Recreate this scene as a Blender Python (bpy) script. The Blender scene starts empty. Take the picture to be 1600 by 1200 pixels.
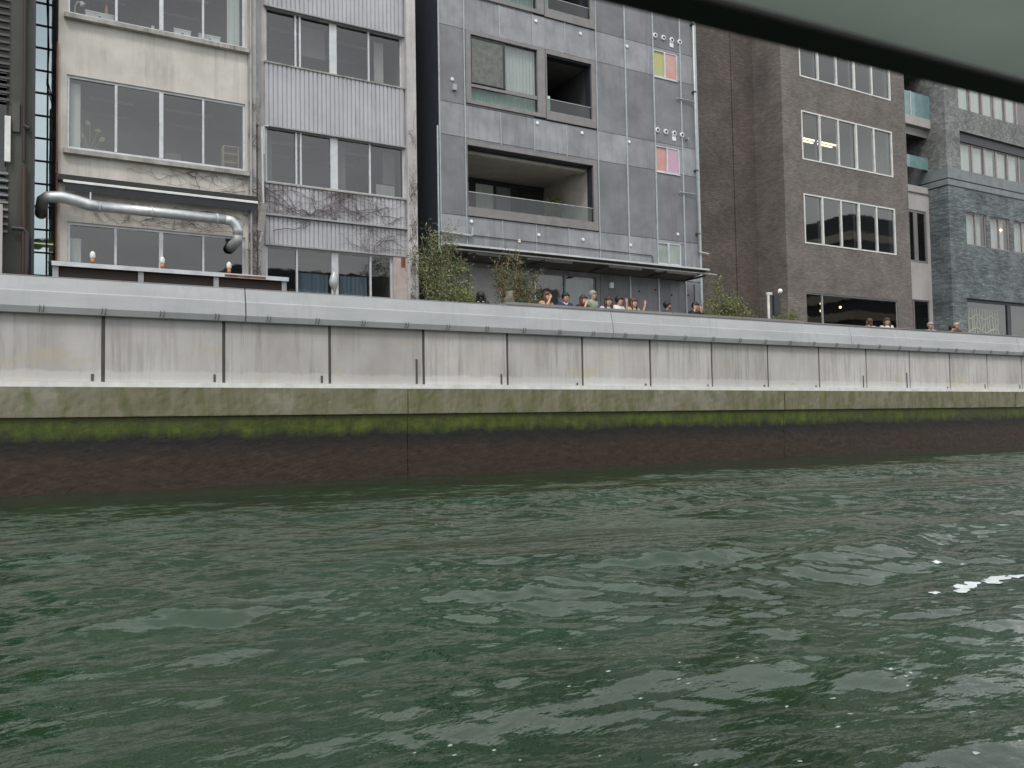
import bpy, math, random
import numpy as np
from mathutils import Vector, Matrix

scene = bpy.context.scene
# ------------------------------------------------------------ camera
cd = bpy.data.cameras.new("camera")
cam = bpy.data.objects.new("camera", cd)
scene.collection.objects.link(cam)
cam.matrix_world = Matrix(((0.86413815, -0.00756688, -0.50319778, 0.0),
                           (-0.50295068, -0.04773379, -0.862996, 0.0),
                           (-0.01748935, 0.99883143, -0.04505436, 1.3),
                           (0, 0, 0, 1)))
cd.sensor_fit = 'HORIZONTAL'; cd.sensor_width = 36.0; cd.lens = 29.925
cd.clip_start = 0.05; cd.clip_end = 2000
cd.dof.use_dof = True; cd.dof.focus_distance = 26.0; cd.dof.aperture_fstop = 6.5
scene.camera = cam
# ------------------------------------------------------------ world
SUN_EL, SUN_ROT = math.radians(52), math.radians(200)
w = bpy.data.worlds.new("World"); scene.world = w; w.use_nodes = True
nt = w.node_tree; N = nt.nodes; L = nt.links
bg = N["Background"]; bg.inputs["Strength"].default_value = 0.115
sky = N.new("ShaderNodeTexSky"); sky.sky_type = 'NISHITA'; sky.sun_disc = False
sky.sun_elevation = SUN_EL; sky.sun_rotation = SUN_ROT
tc = N.new("ShaderNodeTexCoord"); mp = N.new("ShaderNodeMapping"); mp.inputs["Scale"].default_value = (1, 1, 2.6)
nz = N.new("ShaderNodeTexNoise"); nz.inputs["Scale"].default_value = 2.2; nz.inputs["Detail"].default_value = 7; nz.inputs["Roughness"].default_value = .55
cr = N.new("ShaderNodeValToRGB"); cr.color_ramp.elements[0].position = .3; cr.color_ramp.elements[1].position = .72
cr.color_ramp.elements[0].color = (5.6, 5.8, 6.0, 1); cr.color_ramp.elements[1].color = (11.5, 11.5, 11.2, 1)
mx = N.new("ShaderNodeMix"); mx.data_type = 'RGBA'; mx.inputs["Factor"].default_value = .88
L.new(tc.outputs["Generated"], mp.inputs["Vector"]); L.new(mp.outputs[0], nz.inputs["Vector"]); L.new(nz.outputs["Fac"], cr.inputs["Fac"])
L.new(sky.outputs[0], mx.inputs["A"]); L.new(cr.outputs[0], mx.inputs["B"]); L.new(mx.outputs["Result"], bg.inputs["Color"])
# ------------------------------------------------------------ sun
sl = bpy.data.lights.new("sun", 'SUN'); sl.energy = 1.1; sl.angle = math.radians(14); sl.color = (1, .96, .9)
sun = bpy.data.objects.new("sun", sl); scene.collection.objects.link(sun)
# light comes from behind and to the left of the viewer, high up
dv = Vector((0.35, 0.52, -0.85)).normalized()
sun.rotation_euler = dv.to_track_quat('-Z', 'Y').to_euler()
sky.sun_rotation = math.atan2(-dv.x, -dv.y)
scene.view_settings.view_transform = 'Standard'; scene.view_settings.look = 'None'
scene.view_settings.exposure = 0.42; scene.view_settings.gamma = 1.0
scene.view_settings.use_curve_mapping = False

rng = random.Random(7)
C = scene.collection

# ============================================================ materials
def newmat(name):
    m = bpy.data.materials.new(name); m.use_nodes = True
    return m, m.node_tree.nodes, m.node_tree.links, m.node_tree.nodes["Principled BSDF"]

def coords(N, L, sc=(1, 1, 1)):
    g = N.new("ShaderNodeNewGeometry"); mp = N.new("ShaderNodeMapping"); mp.inputs["Scale"].default_value = sc
    L.new(g.outputs["Position"], mp.inputs["Vector"]); return mp.outputs[0]

def noise(N, L, sc, scale, detail=5, rough=.6):
    n = N.new("ShaderNodeTexNoise"); n.inputs["Scale"].default_value = scale; n.inputs["Detail"].default_value = detail
    n.inputs["Roughness"].default_value = rough
    L.new(coords(N, L, sc), n.inputs["Vector"]); return n.outputs["Fac"]

def ramp(N, L, fac, stops):
    r = N.new("ShaderNodeValToRGB"); e = r.color_ramp.elements
    e[0].position, e[0].color = stops[0][0], (*stops[0][1], 1)
    e[1].position, e[1].color = stops[-1][0], (*stops[-1][1], 1)
    for p, c in stops[1:-1]:
        q = e.new(p); q.color = (*c, 1)
    L.new(fac, r.inputs["Fac"]); return r.outputs["Color"]

def mixc(N, L, a, b, fac, mode='MIX'):
    m = N.new("ShaderNodeMix"); m.data_type = 'RGBA'; m.blend_type = mode
    for s, v in (("A", a), ("B", b)):
        if isinstance(v, tuple): m.inputs[s].default_value = (*v, 1)
        else: L.new(v, m.inputs[s])
    if isinstance(fac, float): m.inputs["Factor"].default_value = fac
    else: L.new(fac, m.inputs["Factor"])
    return m.outputs["Result"]

def tofac(N, L, fac, lo, hi, olo=0., ohi=1.):
    m = N.new("ShaderNodeMapRange"); m.inputs["From Min"].default_value = lo; m.inputs["From Max"].default_value = hi
    m.inputs["To Min"].default_value = olo; m.inputs["To Max"].default_value = ohi
    L.new(fac, m.inputs["Value"]); return m.outputs[0]

def weathered(name, c1, c2, scale=1.2, stretch=(1, 1, 1), rough=.7, metal=0., streak=None, streak_amt=.5, bump=.15, bscale=30, perobj=0.):
    """base colour wandering between c1 and c2 with optional vertical run-off streaks"""
    m, N, L, P = newmat(name)
    col = ramp(N, L, noise(N, L, stretch, scale, 6), [(.32, c1), (.68, c2)])
    if streak:
        s1 = noise(N, L, (1, 1, .07), 7., 5, .7)
        s2 = noise(N, L, (1, 1, .5), .9, 3)
        mm = N.new("ShaderNodeMath"); mm.operation = 'MULTIPLY'
        L.new(tofac(N, L, s1, .48, .68), mm.inputs[0]); L.new(tofac(N, L, s2, .35, .65, 0, streak_amt), mm.inputs[1])
        col = mixc(N, L, col, streak, mm.outputs[0])
    if perobj:
        oi = N.new("ShaderNodeObjectInfo")
        v = N.new("ShaderNodeHueSaturation"); L.new(tofac(N, L, oi.outputs["Random"], 0, 1, 1 - perobj, 1 + perobj), v.inputs["Value"])
        L.new(col, v.inputs["Color"]); col = v.outputs[0]
    L.new(col, P.inputs["Base Color"])
    P.inputs["Roughness"].default_value = rough; P.inputs["Metallic"].default_value = metal
    if bump:
        b = N.new("ShaderNodeBump"); b.inputs["Strength"].default_value = bump; b.inputs["Distance"].default_value = .02
        L.new(noise(N, L, (1, 1, 1), bscale, 4), b.inputs["Height"]); L.new(b.outputs[0], P.inputs["Normal"])
    return m

def plain(name, c, rough=.6, metal=0.):
    return weathered(name, tuple(v * .86 for v in c), tuple(min(1, v * 1.12) for v in c), 3., rough=rough, metal=metal, bump=.05)

def brickmat(name, c1, c2, mortar, bw, bh, rough=.8, big=.25, msize=.008, bump=.5):
    m, N, L, P = newmat(name)
    g = N.new("ShaderNodeNewGeometry"); sx = N.new("ShaderNodeSeparateXYZ"); L.new(g.outputs["Position"], sx.inputs[0])
    ad = N.new("ShaderNodeMath"); L.new(sx.outputs[0], ad.inputs[0]); L.new(sx.outputs[1], ad.inputs[1])
    cb = N.new("ShaderNodeCombineXYZ"); L.new(ad.outputs[0], cb.inputs[0]); L.new(sx.outputs[2], cb.inputs[1])
    br = N.new("ShaderNodeTexBrick"); L.new(cb.outputs[0], br.inputs["Vector"])
    br.inputs["Scale"].default_value = 1; br.inputs["Brick Width"].default_value = bw; br.inputs["Row Height"].default_value = bh
    br.inputs["Mortar Size"].default_value = msize; br.inputs["Color1"].default_value = (*c1, 1); br.inputs["Color2"].default_value = (*c2, 1)
    br.inputs["Mortar"].default_value = (*mortar, 1); br.inputs["Bias"].default_value = 0
    col = br.outputs["Color"]
    v = N.new("ShaderNodeHueSaturation"); L.new(tofac(N, L, noise(N, L, (1, 1, 1), .8, 6), .3, .7, 1 - big, 1 + big), v.inputs["Value"])
    L.new(col, v.inputs["Color"])
    v2 = N.new("ShaderNodeHueSaturation"); L.new(tofac(N, L, noise(N, L, (1, 1, 5), 4.5, 4), .3, .7, 1 - big, 1 + big), v2.inputs["Value"])
    L.new(v.outputs[0], v2.inputs["Color"])
    L.new(v2.outputs[0], P.inputs["Base Color"]); P.inputs["Roughness"].default_value = rough
    b = N.new("ShaderNodeBump"); b.inputs["Strength"].default_value = bump; b.inputs["Distance"].default_value = .015
    L.new(br.outputs["Fac"], b.inputs["Height"]); b.invert = True; L.new(b.outputs[0], P.inputs["Normal"])
    return m

def glassmat(name, tint=(.84, .86, .86), ior=2.1, rough=.02, wob=.001):
    m, N, L, P = newmat(name); N.remove(P)
    out = N["Material Output"]
    t = N.new("ShaderNodeBsdfTransparent"); t.inputs[0].default_value = (*tint, 1)
    g = N.new("ShaderNodeBsdfGlossy"); g.inputs["Roughness"].default_value = rough
    f = N.new("ShaderNodeFresnel"); f.inputs["IOR"].default_value = ior
    b = N.new("ShaderNodeBump"); b.inputs["Strength"].default_value = 1.; b.inputs["Distance"].default_value = wob
    L.new(noise(N, L, (1, 1, 1), 1.4, 2), b.inputs["Height"]); L.new(b.outputs[0], g.inputs["Normal"])
    ge = N.new("ShaderNodeNewGeometry"); su = N.new("ShaderNodeMath"); su.operation = 'SUBTRACT'; su.inputs[0].default_value = 1.; L.new(ge.outputs["Backfacing"], su.inputs[1])
    mu = N.new("ShaderNodeMath"); mu.operation = 'MULTIPLY'; L.new(f.outputs[0], mu.inputs[0]); L.new(su.outputs[0], mu.inputs[1])
    x = N.new("ShaderNodeMixShader"); L.new(mu.outputs[0], x.inputs[0]); L.new(t.outputs[0], x.inputs[1]); L.new(g.outputs[0], x.inputs[2])
    L.new(x.outputs[0], out.inputs["Surface"]); return m

def emit(name, c, s):
    m, N, L, P = newmat(name)
    P.inputs["Base Color"].default_value = (*c, 1); P.inputs["Emission Color"].default_value = (*c, 1); P.inputs["Emission Strength"].default_value = s
    return m

M = {}
M['stucco'] = weathered('stucco', (.51, .48, .435), (.69, .655, .61), .9, rough=.9, streak=(.27, .24, .18), streak_amt=.6, bump=.3, bscale=14)
M['stucco_grey'] = weathered('stucco_grey', (.30, .29, .28), (.46, .44, .42), 1.6, rough=.9, streak=(.16, .14, .12), streak_amt=.8, bump=.3)
M['sill'] = weathered('sill', (.26, .25, .23), (.48, .46, .43), 2.5, rough=.9, streak=(.12, .11, .10), streak_amt=.7)
M['alu'] = weathered('alu', (.50, .52, .54), (.66, .68, .70), 3., rough=.45, metal=.25, bump=0)
M['alu_dull'] = weathered('alu_dull', (.28, .28, .29), (.40, .40, .41), 3., rough=.5, metal=.2, bump=0)
M['corr'] = weathered('corrugated_sheet', (.40, .40, .43), (.52, .52, .55), .8, rough=.6, streak=(.26, .25, .25), streak_amt=.5, bump=.04)
M['pilaster'] = weathered('pilaster_plaster', (.42, .40, .40), (.60, .58, .58), 1.2, rough=.9, streak=(.28, .24, .22), streak_amt=.6)
M['panel'] = weathered('zinc_panel', (.165, .168, .182), (.245, .25, .27), 1.1, rough=.6, metal=.1, streak=(.12, .125, .14), streak_amt=.7, bump=.06, perobj=.12)
M['panel_light'] = weathered('zinc_panel_light', (.235, .24, .26), (.36, .365, .39), 1.3, rough=.6, metal=.1, streak=(.15, .155, .17), streak_amt=.7, bump=.06, perobj=.12)
M['zinc_dark'] = plain('zinc_side', (.045, .055, .075), .5, .3)
M['batten'] = weathered('galvanised', (.34, .38, .39), (.46, .50, .51), 5., rough=.4, metal=.4, bump=0)
M['framegrey'] = plain('warm_grey_frame', (.24, .225, .225), .5, .2)
M['black'] = plain('black_paint', (.02, .02, .022), .5)
M['darkframe'] = plain('dark_frame', (.035, .037, .045), .5)
M['brick'] = brickmat('taupe_brick', (.15, .13, .12), (.205, .18, .165), (.12, .108, .10), .22, .07)
M['brick_dark'] = brickmat('taupe_brick_dark', (.095, .077, .068), (.135, .11, .099), (.075, .063, .058), .22, .07)  # darker, redder brick tone for the set-back wall
M['slate'] = brickmat('slate_stone', (.095, .115, .125), (.20, .225, .235), (.075, .09, .095), .38, .075, big=.4, msize=.006, bump=.8)
M['slate_rough'] = brickmat('slate_grey_stone', (.16, .165, .165), (.26, .265, .26), (.14, .145, .145), .15, .12, big=.35, msize=.006, bump=.8)
M['band'] = weathered('stone_band', (.17, .19, .20), (.25, .27, .28), 2., rough=.7, streak=(.12, .14, .15))
M['pale'] = weathered('pale_concrete', (.38, .36, .35), (.47, .45, .44), 1., rough=.85, streak=(.3, .28, .27))
M['cap'] = weathered('coping_paint', (.385, .395, .405), (.465, .475, .485), .7, (1, 1, 3), rough=.55, streak=(.30, .31, .32), streak_amt=.5, bump=.05)
M['galv'] = weathered('duct_metal', (.50, .53, .55), (.70, .72, .74), 4., rough=.38, metal=.6, bump=.2, bscale=9)
M['rust'] = weathered('rust', (.09, .04, .025), (.26, .12, .07), 4., (1, 1, .3), rough=.9)
M['iron'] = plain('iron', (.10, .095, .09), .6, .4)
M['timber'] = weathered('grey_timber', (.19, .18, .175), (.31, .29, .28), 2., (.3, 3, 3), rough=.8)
M['room'] = plain('room_wall', (.16, .16, .16), .9)
M['room_dark'] = plain('room_dark', (.05, .05, .05), .9)
M['room_pale'] = plain('room_ceiling_plaster', (.42, .39, .36), .9)
M['glass'] = glassmat('window_glass')
M['glass_dark'] = glassmat('window_glass_dark', (.35, .38, .4), 1.75)
M['glass_green'] = glassmat('greenish_glass', (.70, .78, .76), 1.8)
M['glass_sky'] = glassmat('mirror_glass', (.45, .52, .54), 4.5)
M['glass_sky'].node_tree.nodes['Glossy BSDF'].inputs['Color'].default_value = (.80, .95, 1, 1)
M['white'] = plain('white_paint', (.72, .72, .70), .6)
M['whitelamp'] = plain('white_plastic', (.85, .85, .85), .4)
M['curtain'] = weathered('pale_curtain', (.55, .60, .57), (.72, .76, .72), 14., (1, 1, .02), rough=.9, bump=.3, bscale=8)
M['blind'] = weathered('window_blind', (.62, .68, .64), (.78, .82, .78), 6., (1, 1, .05), rough=.9, bump=.1)
M['blue_curtain'] = weathered('blue_curtain', (.12, .165, .215), (.19, .24, .30), 12., (1, 1, .02), rough=.9)
M['mesh_screen'] = weathered('insect_screen', (.11, .12, .11), (.19, .20, .185), 5., rough=.7, bump=0)
def tintpane(name, a, b):
    m, N, L, P = newmat(name)
    L.new(ramp(N, L, noise(N, L, (1, 1, 1), 2.2, 2), [(.3, a), (.7, b)]), P.inputs["Base Color"])
    P.inputs["Roughness"].default_value = .12; return m
M['pane_yellow'] = tintpane('yellow_film', (.50, .46, .14), (.42, .44, .22))
M['pane_red'] = tintpane('red_film', (.62, .24, .22), (.55, .36, .33))
M['pane_pink'] = tintpane('pink_film', (.62, .32, .48), (.5, .36, .45))
M['pane_frost'] = tintpane('frosted_film', (.26, .30, .28), (.36, .40, .38))
M['tube'] = emit('fluorescent', (1., .9, .45), 2.2)
M['bulb'] = emit('warm_bulb', (1., .62, .28), 12.)
M['tubeoff'] = plain('tube_housing', (.42, .42, .41), .5)
M['vine'] = weathered('vine_bark', (.08, .055, .05), (.15, .11, .10), 6., rough=.9, bump=0)
M['vine_red'] = plain('red_tendrils', (.11, .045, .045), .9)
M['bark'] = weathered('bark', (.11, .085, .06), (.22, .17, .12), 6., rough=.9)
M['bark_orange'] = weathered('orange_bark', (.30, .16, .09), (.42, .26, .16), 6., rough=.9)
for i, c in enumerate([(.11, .125, .045), (.18, .20, .075), (.30, .31, .14), (.09, .13, .085), (.20, .27, .05)]):
    m = plain('leaf_green_%d' % i, c, .6); M['leaf%d' % i] = m
M['leaf_red'] = plain('leaf_rust', (.22, .09, .06), .7)
M['tarp'] = weathered('olive_sack', (.10, .09, .06), (.22, .20, .16), 7., rough=.9, bump=.6)
M['ground'] = weathered('terrace_paving', (.20, .19, .18), (.30, .29, .27), 1.5, rough=.9)
M['silver_wrap'] = plain('silver_wrap', (.46, .49, .49), .4, .3)

# flood-wall panel: pale concrete with rain streaks, paler scrubbed foot
def panelmat():
    m, N, L, P = newmat('flood_panel_concrete')
    base = ramp(N, L, noise(N, L, (1, 1, .6), .9, 6), [(.3, (.41, .385, .37)), (.5, (.50, .475, .46)), (.7, (.57, .55, .54))])
    s = noise(N, L, (1, 1, .05), 9., 6, .75)
    s2 = noise(N, L, (.6, 1, .25), .9, 3)
    mm = N.new("ShaderNodeMath"); mm.operation = 'MULTIPLY'
    L.new(tofac(N, L, s, .47, .66), mm.inputs[0]); L.new(tofac(N, L, s2, .40, .58, .05, .9), mm.inputs[1])
    col = mixc(N, L, base, (.29, .275, .265), mm.outputs[0])
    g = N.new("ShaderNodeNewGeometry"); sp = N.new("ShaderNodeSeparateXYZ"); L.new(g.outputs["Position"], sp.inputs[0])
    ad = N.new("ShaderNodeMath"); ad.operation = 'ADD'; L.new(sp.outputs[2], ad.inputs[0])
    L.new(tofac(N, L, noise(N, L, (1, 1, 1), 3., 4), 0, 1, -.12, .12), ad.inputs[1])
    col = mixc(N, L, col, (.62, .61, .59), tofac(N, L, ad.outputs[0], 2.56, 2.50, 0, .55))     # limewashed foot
    col = mixc(N, L, col, (.30, .29, .285), tofac(N, L, ad.outputs[0], 3.25, 3.8, 0, .45))     # darker towards the top of the panel
    col = mixc(N, L, col, (.50, .42, .28), tofac(N, L, noise(N, L, (.5, 1, 1.3), 1.3, 4), .60, .70, 0, .5))     # ochre patches
    oi = N.new("ShaderNodeObjectInfo"); v = N.new("ShaderNodeHueSaturation")
    L.new(tofac(N, L, oi.outputs["Random"], 0, 1, .86, 1.08), v.inputs["Value"]); L.new(col, v.inputs["Color"])
    L.new(v.outputs[0], P.inputs["Base Color"]); P.inputs["Roughness"].default_value = .85
    b = N.new("ShaderNodeBump"); b.inputs["Strength"].default_value = .25; b.inputs["Distance"].default_value = .01
    L.new(noise(N, L, (1, 1, 1), 20., 5), b.inputs["Height"]); L.new(b.outputs[0], P.inputs["Normal"])
    return m
M['flood'] = panelmat()

def quaymat(upper):
    m, N, L, P = newmat('quay_upper' if upper else 'quay_lower')
    g = N.new("ShaderNodeNewGeometry"); sp = N.new("ShaderNodeSeparateXYZ"); L.new(g.outputs["Position"], sp.inputs[0])
    ad = N.new("ShaderNodeMath"); ad.operation = 'ADD'; L.new(sp.outputs[2], ad.inputs[0])
    L.new(tofac(N, L, noise(N, L, (1, 1, .3), 2.2, 8, .72), .2, .8, -.17, .17), ad.inputs[1])
    z = ad.outputs[0]
    if upper:
        c = ramp(N, L, noise(N, L, (1, 1, .22), 3.2, 6, .7), [(.3, (.12, .115, .06)), (.48, (.17, .16, .10)), (.6, (.20, .185, .13)), (.78, (.25, .23, .18))])
        c = mixc(N, L, c, (.30, .28, .24), tofac(N, L, noise(N, L, (.3, .3, .3), 1.1, 2), .56, .66, 0, .6))
        c = mixc(N, L, c, (.085, .105, .02), tofac(N, L, noise(N, L, (1, 1, .3), 3., 5, .6), .48, .68, 0, .75))
    else:
        algae = ramp(N, L, noise(N, L, (1, 1, .6), 3.2, 6, .7), [(.3, (.022, .032, .002)), (.5, (.05, .072, .003)), (.72, (.10, .125, .006))])
        algae = mixc(N, L, algae, (.045, .04, .015), tofac(N, L, noise(N, L, (.5, .5, .5), .9, 5, .6), .48, .66, 0, .8))
        brown = ramp(N, L, noise(N, L, (1, 1, 2.), 5., 6, .75), [(.3, (.017, .010, .006)), (.55, (.038, .022, .014)), (.75, (.068, .042, .028))])
        c = mixc(N, L, brown, (.006, .006, .006), tofac(N, L, z, .62, 1.04))
        c = mixc(N, L, c, algae, tofac(N, L, z, 1.06, 1.26))
        c = mixc(N, L, c, (.05, .04, .018), tofac(N, L, z, 1.42, 1.6, 0, .7))
    L.new(c, P.inputs["Base Color"]); P.inputs["Roughness"].default_value = .8 if upper else .6
    b = N.new("ShaderNodeBump"); b.inputs["Strength"].default_value = .5; b.inputs["Distance"].default_value = .012
    L.new(noise(N, L, (1, 1, 1), 22., 6, .7), b.inputs["Height"]); L.new(b.outputs[0], P.inputs["Normal"])
    return m
M['quay_up'] = quaymat(True); M['quay_low'] = quaymat(False)

def watermat():
    m, N, L, P = newmat('river_water')
    col = ramp(N, L, noise(N, L, (1, 1, 1), .5, 4), [(.3, (.006, .023, .007)), (.7, (.011, .042, .016))])
    L.new(col, P.inputs["Base Color"]); P.inputs["Roughness"].default_value = .03; P.inputs["IOR"].default_value = 1.56
    b2 = N.new("ShaderNodeBump"); b2.inputs["Strength"].default_value = 1.; b2.inputs["Distance"].default_value = .005
    L.new(noise(N, L, (.7, 1.4, 1), 15., 3, .5), b2.inputs["Height"])
    b = N.new("ShaderNodeBump"); b.inputs["Strength"].default_value = 1.; b.inputs["Distance"].default_value = .014
    L.new(b2.outputs[0], b.inputs["Normal"])
    L.new(noise(N, L, (.7, 1.5, 1), 5., 4, .42), b.inputs["Height"])
    L.new(b.outputs[0], P.inputs["Normal"])
    return m
M['water'] = watermat()

def canopymat():
    m, N, L, P = newmat('boat_canopy')
    c = ramp(N, L, noise(N, L, (1, 1, 1), 6., 5), [(.3, (.36, .42, .38)), (.7, (.42, .48, .44))])
    L.new(c, P.inputs["Base Color"]); P.inputs["Roughness"].default_value = .7
    t = N.new("ShaderNodeBsdfTranslucent"); L.new(c, t.inputs["Color"])  # translucent share added so sky light brightens the dark underside
    x = N.new("ShaderNodeMixShader"); x.inputs[0].default_value = .2; L.new(P.outputs[0], x.inputs[1]); L.new(t.outputs[0], x.inputs[2])
    L.new(x.outputs[0], N["Material Output"].inputs["Surface"]); return m

# ============================================================ mesh helpers
class MB:
    def __init__(s): s.v = []; s.f = []; s.mi = []
    def box(s, x0, x1, y0, y1, z0, z1, mi=0):
        n = len(s.v)
        s.v += [(x0, y0, z0), (x1, y0, z0), (x1, y1, z0), (x0, y1, z0), (x0, y0, z1), (x1, y0, z1), (x1, y1, z1), (x0, y1, z1)]
        s.f += [tuple(n + i for i in q) for q in ((0, 3, 2, 1), (4, 5, 6, 7), (0, 1, 5, 4), (1, 2, 6, 5), (2, 3, 7, 6), (3, 0, 4, 7))]
        s.mi += [mi] * 6; return s
    def quad(s, a, b, c, d, mi=0):
        n = len(s.v); s.v += [a, b, c, d]; s.f.append((n, n + 1, n + 2, n + 3)); s.mi.append(mi); return s
    def prism(s, prof, x0, x1, mi=0):
        """profile of (y,z) points run along X"""
        n = len(s.v); k = len(prof)
        s.v += [(x0, y, z) for y, z in prof] + [(x1, y, z) for y, z in prof]
        s.f += [(n + i, n + (i + 1) % k, n + k + (i + 1) % k, n + k + i) for i in range(k)]
        s.f += [tuple(n + i for i in range(k))[::-1], tuple(n + k + i for i in range(k))]
        s.mi += [mi] * (k + 2); return s
    def tube(s, pts, r, sides=6, mi=0, caps=True):
        pts = [Vector(p) for p in pts]; k = len(pts)
        rr = r if isinstance(r, (list, tuple)) else [r] * k
        n = len(s.v); prev = None
        for i, p in enumerate(pts):
            d = (pts[min(i + 1, k - 1)] - pts[max(i - 1, 0)])
            d = d.normalized() if d.length > 1e-9 else Vector((0, 0, 1))
            if prev is None:
                a = d.cross(Vector((0, 0, 1)) if abs(d.z) < .9 else Vector((1, 0, 0))).normalized()
            else:
                a = prev - d * prev.dot(d); a = a.normalized() if a.length > 1e-6 else d.orthogonal().normalized()
            prev = a; b = d.cross(a)
            for j in range(sides):
                t = 2 * math.pi * j / sides
                q = p + (a * math.cos(t) + b * math.sin(t)) * rr[i]; s.v.append(tuple(q))
        for i in range(k - 1):
            for j in range(sides):
                s.f.append((n + i * sides + j, n + i * sides + (j + 1) % sides, n + (i + 1) * sides + (j + 1) % sides, n + (i + 1) * sides + j)); s.mi.append(mi)
        if caps:
            s.f.append(tuple(n + j for j in range(sides))[::-1]); s.mi.append(mi)
            s.f.append(tuple(n + (k - 1) * sides + j for j in range(sides))); s.mi.append(mi)
        return s
    def ball(s, c, r, seg=10, rings=6, mi=0, sc=(1, 1, 1)):
        n = len(s.v)
        s.v.append((c[0], c[1], c[2] - r * sc[2]))
        for i in range(1, rings):
            a = math.pi * i / rings
            for j in range(seg):
                t = 2 * math.pi * j / seg
                s.v.append((c[0] + r * sc[0] * math.sin(a) * math.cos(t), c[1] + r * sc[1] * math.sin(a) * math.sin(t), c[2] - r * sc[2] * math.cos(a)))
        s.v.append((c[0], c[1], c[2] + r * sc[2])); top = len(s.v) - 1
        for j in range(seg):
            s.f.append((n, n + 1 + (j + 1) % seg, n + 1 + j)); s.mi.append(mi)
            for i in range(rings - 2):
                q = n + 1 + i * seg
                s.f.append((q + j, q + (j + 1) % seg, q + seg + (j + 1) % seg, q + seg + j)); s.mi.append(mi)
            q = n + 1 + (rings - 2) * seg
            s.f.append((q + j, q + (j + 1) % seg, top)); s.mi.append(mi)
        return s
    def build(s, name, mats, parent=None, smooth=False, **props):
        me = bpy.data.meshes.new(name); me.from_pydata(s.v, [], s.f); me.update()
        mats = mats if isinstance(mats, (list, tuple)) else [mats]
        for m in mats: me.materials.append(M[m] if isinstance(m, str) else m)
        if len(mats) > 1: me.polygons.foreach_set("material_index", s.mi)
        if smooth: me.polygons.foreach_set("use_smooth", [True] * len(me.polygons))
        o = bpy.data.objects.new(name, me); C.objects.link(o)
        if parent is not None: put(o, parent)
        for k, v in props.items(): o[k] = v
        return o

def put(o, parent):
    """parent keeping the world position"""
    o.parent = parent
    mw = parent.matrix_world if parent.parent is None else parent.parent.matrix_basis @ parent.matrix_basis
    if parent.parent is not None and parent.type == 'MESH': mw = parent.parent.matrix_basis
    o.matrix_parent_inverse = root_loc(parent).inverted()

def root_loc(p):
    m = p.matrix_basis.copy()
    if p.parent is not None: m = root_loc(p.parent) @ p.matrix_parent_inverse @ m
    return m

def empty(name, loc, label, cat, group=None):
    o = bpy.data.objects.new(name, None); C.objects.link(o); o.location = loc; o.empty_display_size = .3
    o['label'] = label; o['category'] = cat
    if group: o['group'] = group
    return o

def tag(o, label, cat, group=None, kind=None):
    if label: o['label'] = label
    if cat: o['category'] = cat
    if group: o['group'] = group
    if kind: o['kind'] = kind
    return o

def facade(name, parent, x0, x1, z0, z1, Y, holes, mat, depth=.15, back=9., sides=True, sidemat=None):
    """wall sheet with real openings and reveals, plus side walls and roof behind it"""
    xs = sorted({x0, x1} | {h[0] for h in holes} | {h[1] for h in holes}); zs = sorted({z0, z1} | {h[2] for h in holes} | {h[3] for h in holes})
    mb = MB()
    for a, b in zip(xs, xs[1:]):
        for c, d in zip(zs, zs[1:]):
            mx_, mz_ = (a + b) / 2, (c + d) / 2
            if any(h[0] < mx_ < h[1] and h[2] < mz_ < h[3] for h in holes): continue
            mb.quad((a, Y, c), (b, Y, c), (b, Y, d), (a, Y, d))
    for h in holes:
        a, b, c, d = h[:4]; e = Y + (h[4] if len(h) > 4 else depth)
        mb.quad((a, Y, c), (a, Y, d), (a, e, d), (a, e, c)); mb.quad((b, Y, d), (b, Y, c), (b, e, c), (b, e, d))
        mb.quad((a, Y, c), (a, e, c), (b, e, c), (b, Y, c)); mb.quad((a, Y, d), (b, Y, d), (b, e, d), (a, e, d))
    o = mb.build(name, mat, parent)
    if sides:
        B = Y + back; s = MB()
        s.quad((x0, B, z0), (x0, Y, z0), (x0, Y, z1), (x0, B, z1)); s.quad((x1, Y, z0), (x1, B, z0), (x1, B, z1), (x1, Y, z1))
        s.quad((x1, B, z0), (x0, B, z0), (x0, B, z1), (x1, B, z1)); s.quad((x0, Y, z1), (x1, Y, z1), (x1, B, z1), (x0, B, z1))
        s.build('side_wall', sidemat or mat, parent)
    return o

def room(parent, x0, x1, z0, z1, Y, depth, mat='room', ceil=None, name='room'):
    B = Y + depth; m = MB()
    m.quad((x0, Y, z0), (x0, B, z0), (x0, B, z1), (x0, Y, z1)); m.quad((x1, B, z0), (x1, Y, z0), (x1, Y, z1), (x1, B, z1))
    m.quad((x0, B, z0), (x1, B, z0), (x1, B, z1), (x0, B, z1)); m.quad((x0, Y, z0), (x1, Y, z0), (x1, B, z0), (x0, B, z0))
    m.quad((x0, B, z1), (x1, B, z1), (x1, Y, z1), (x0, Y, z1), 1)
    return m.build(name, [mat, ceil or mat], parent)

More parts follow.
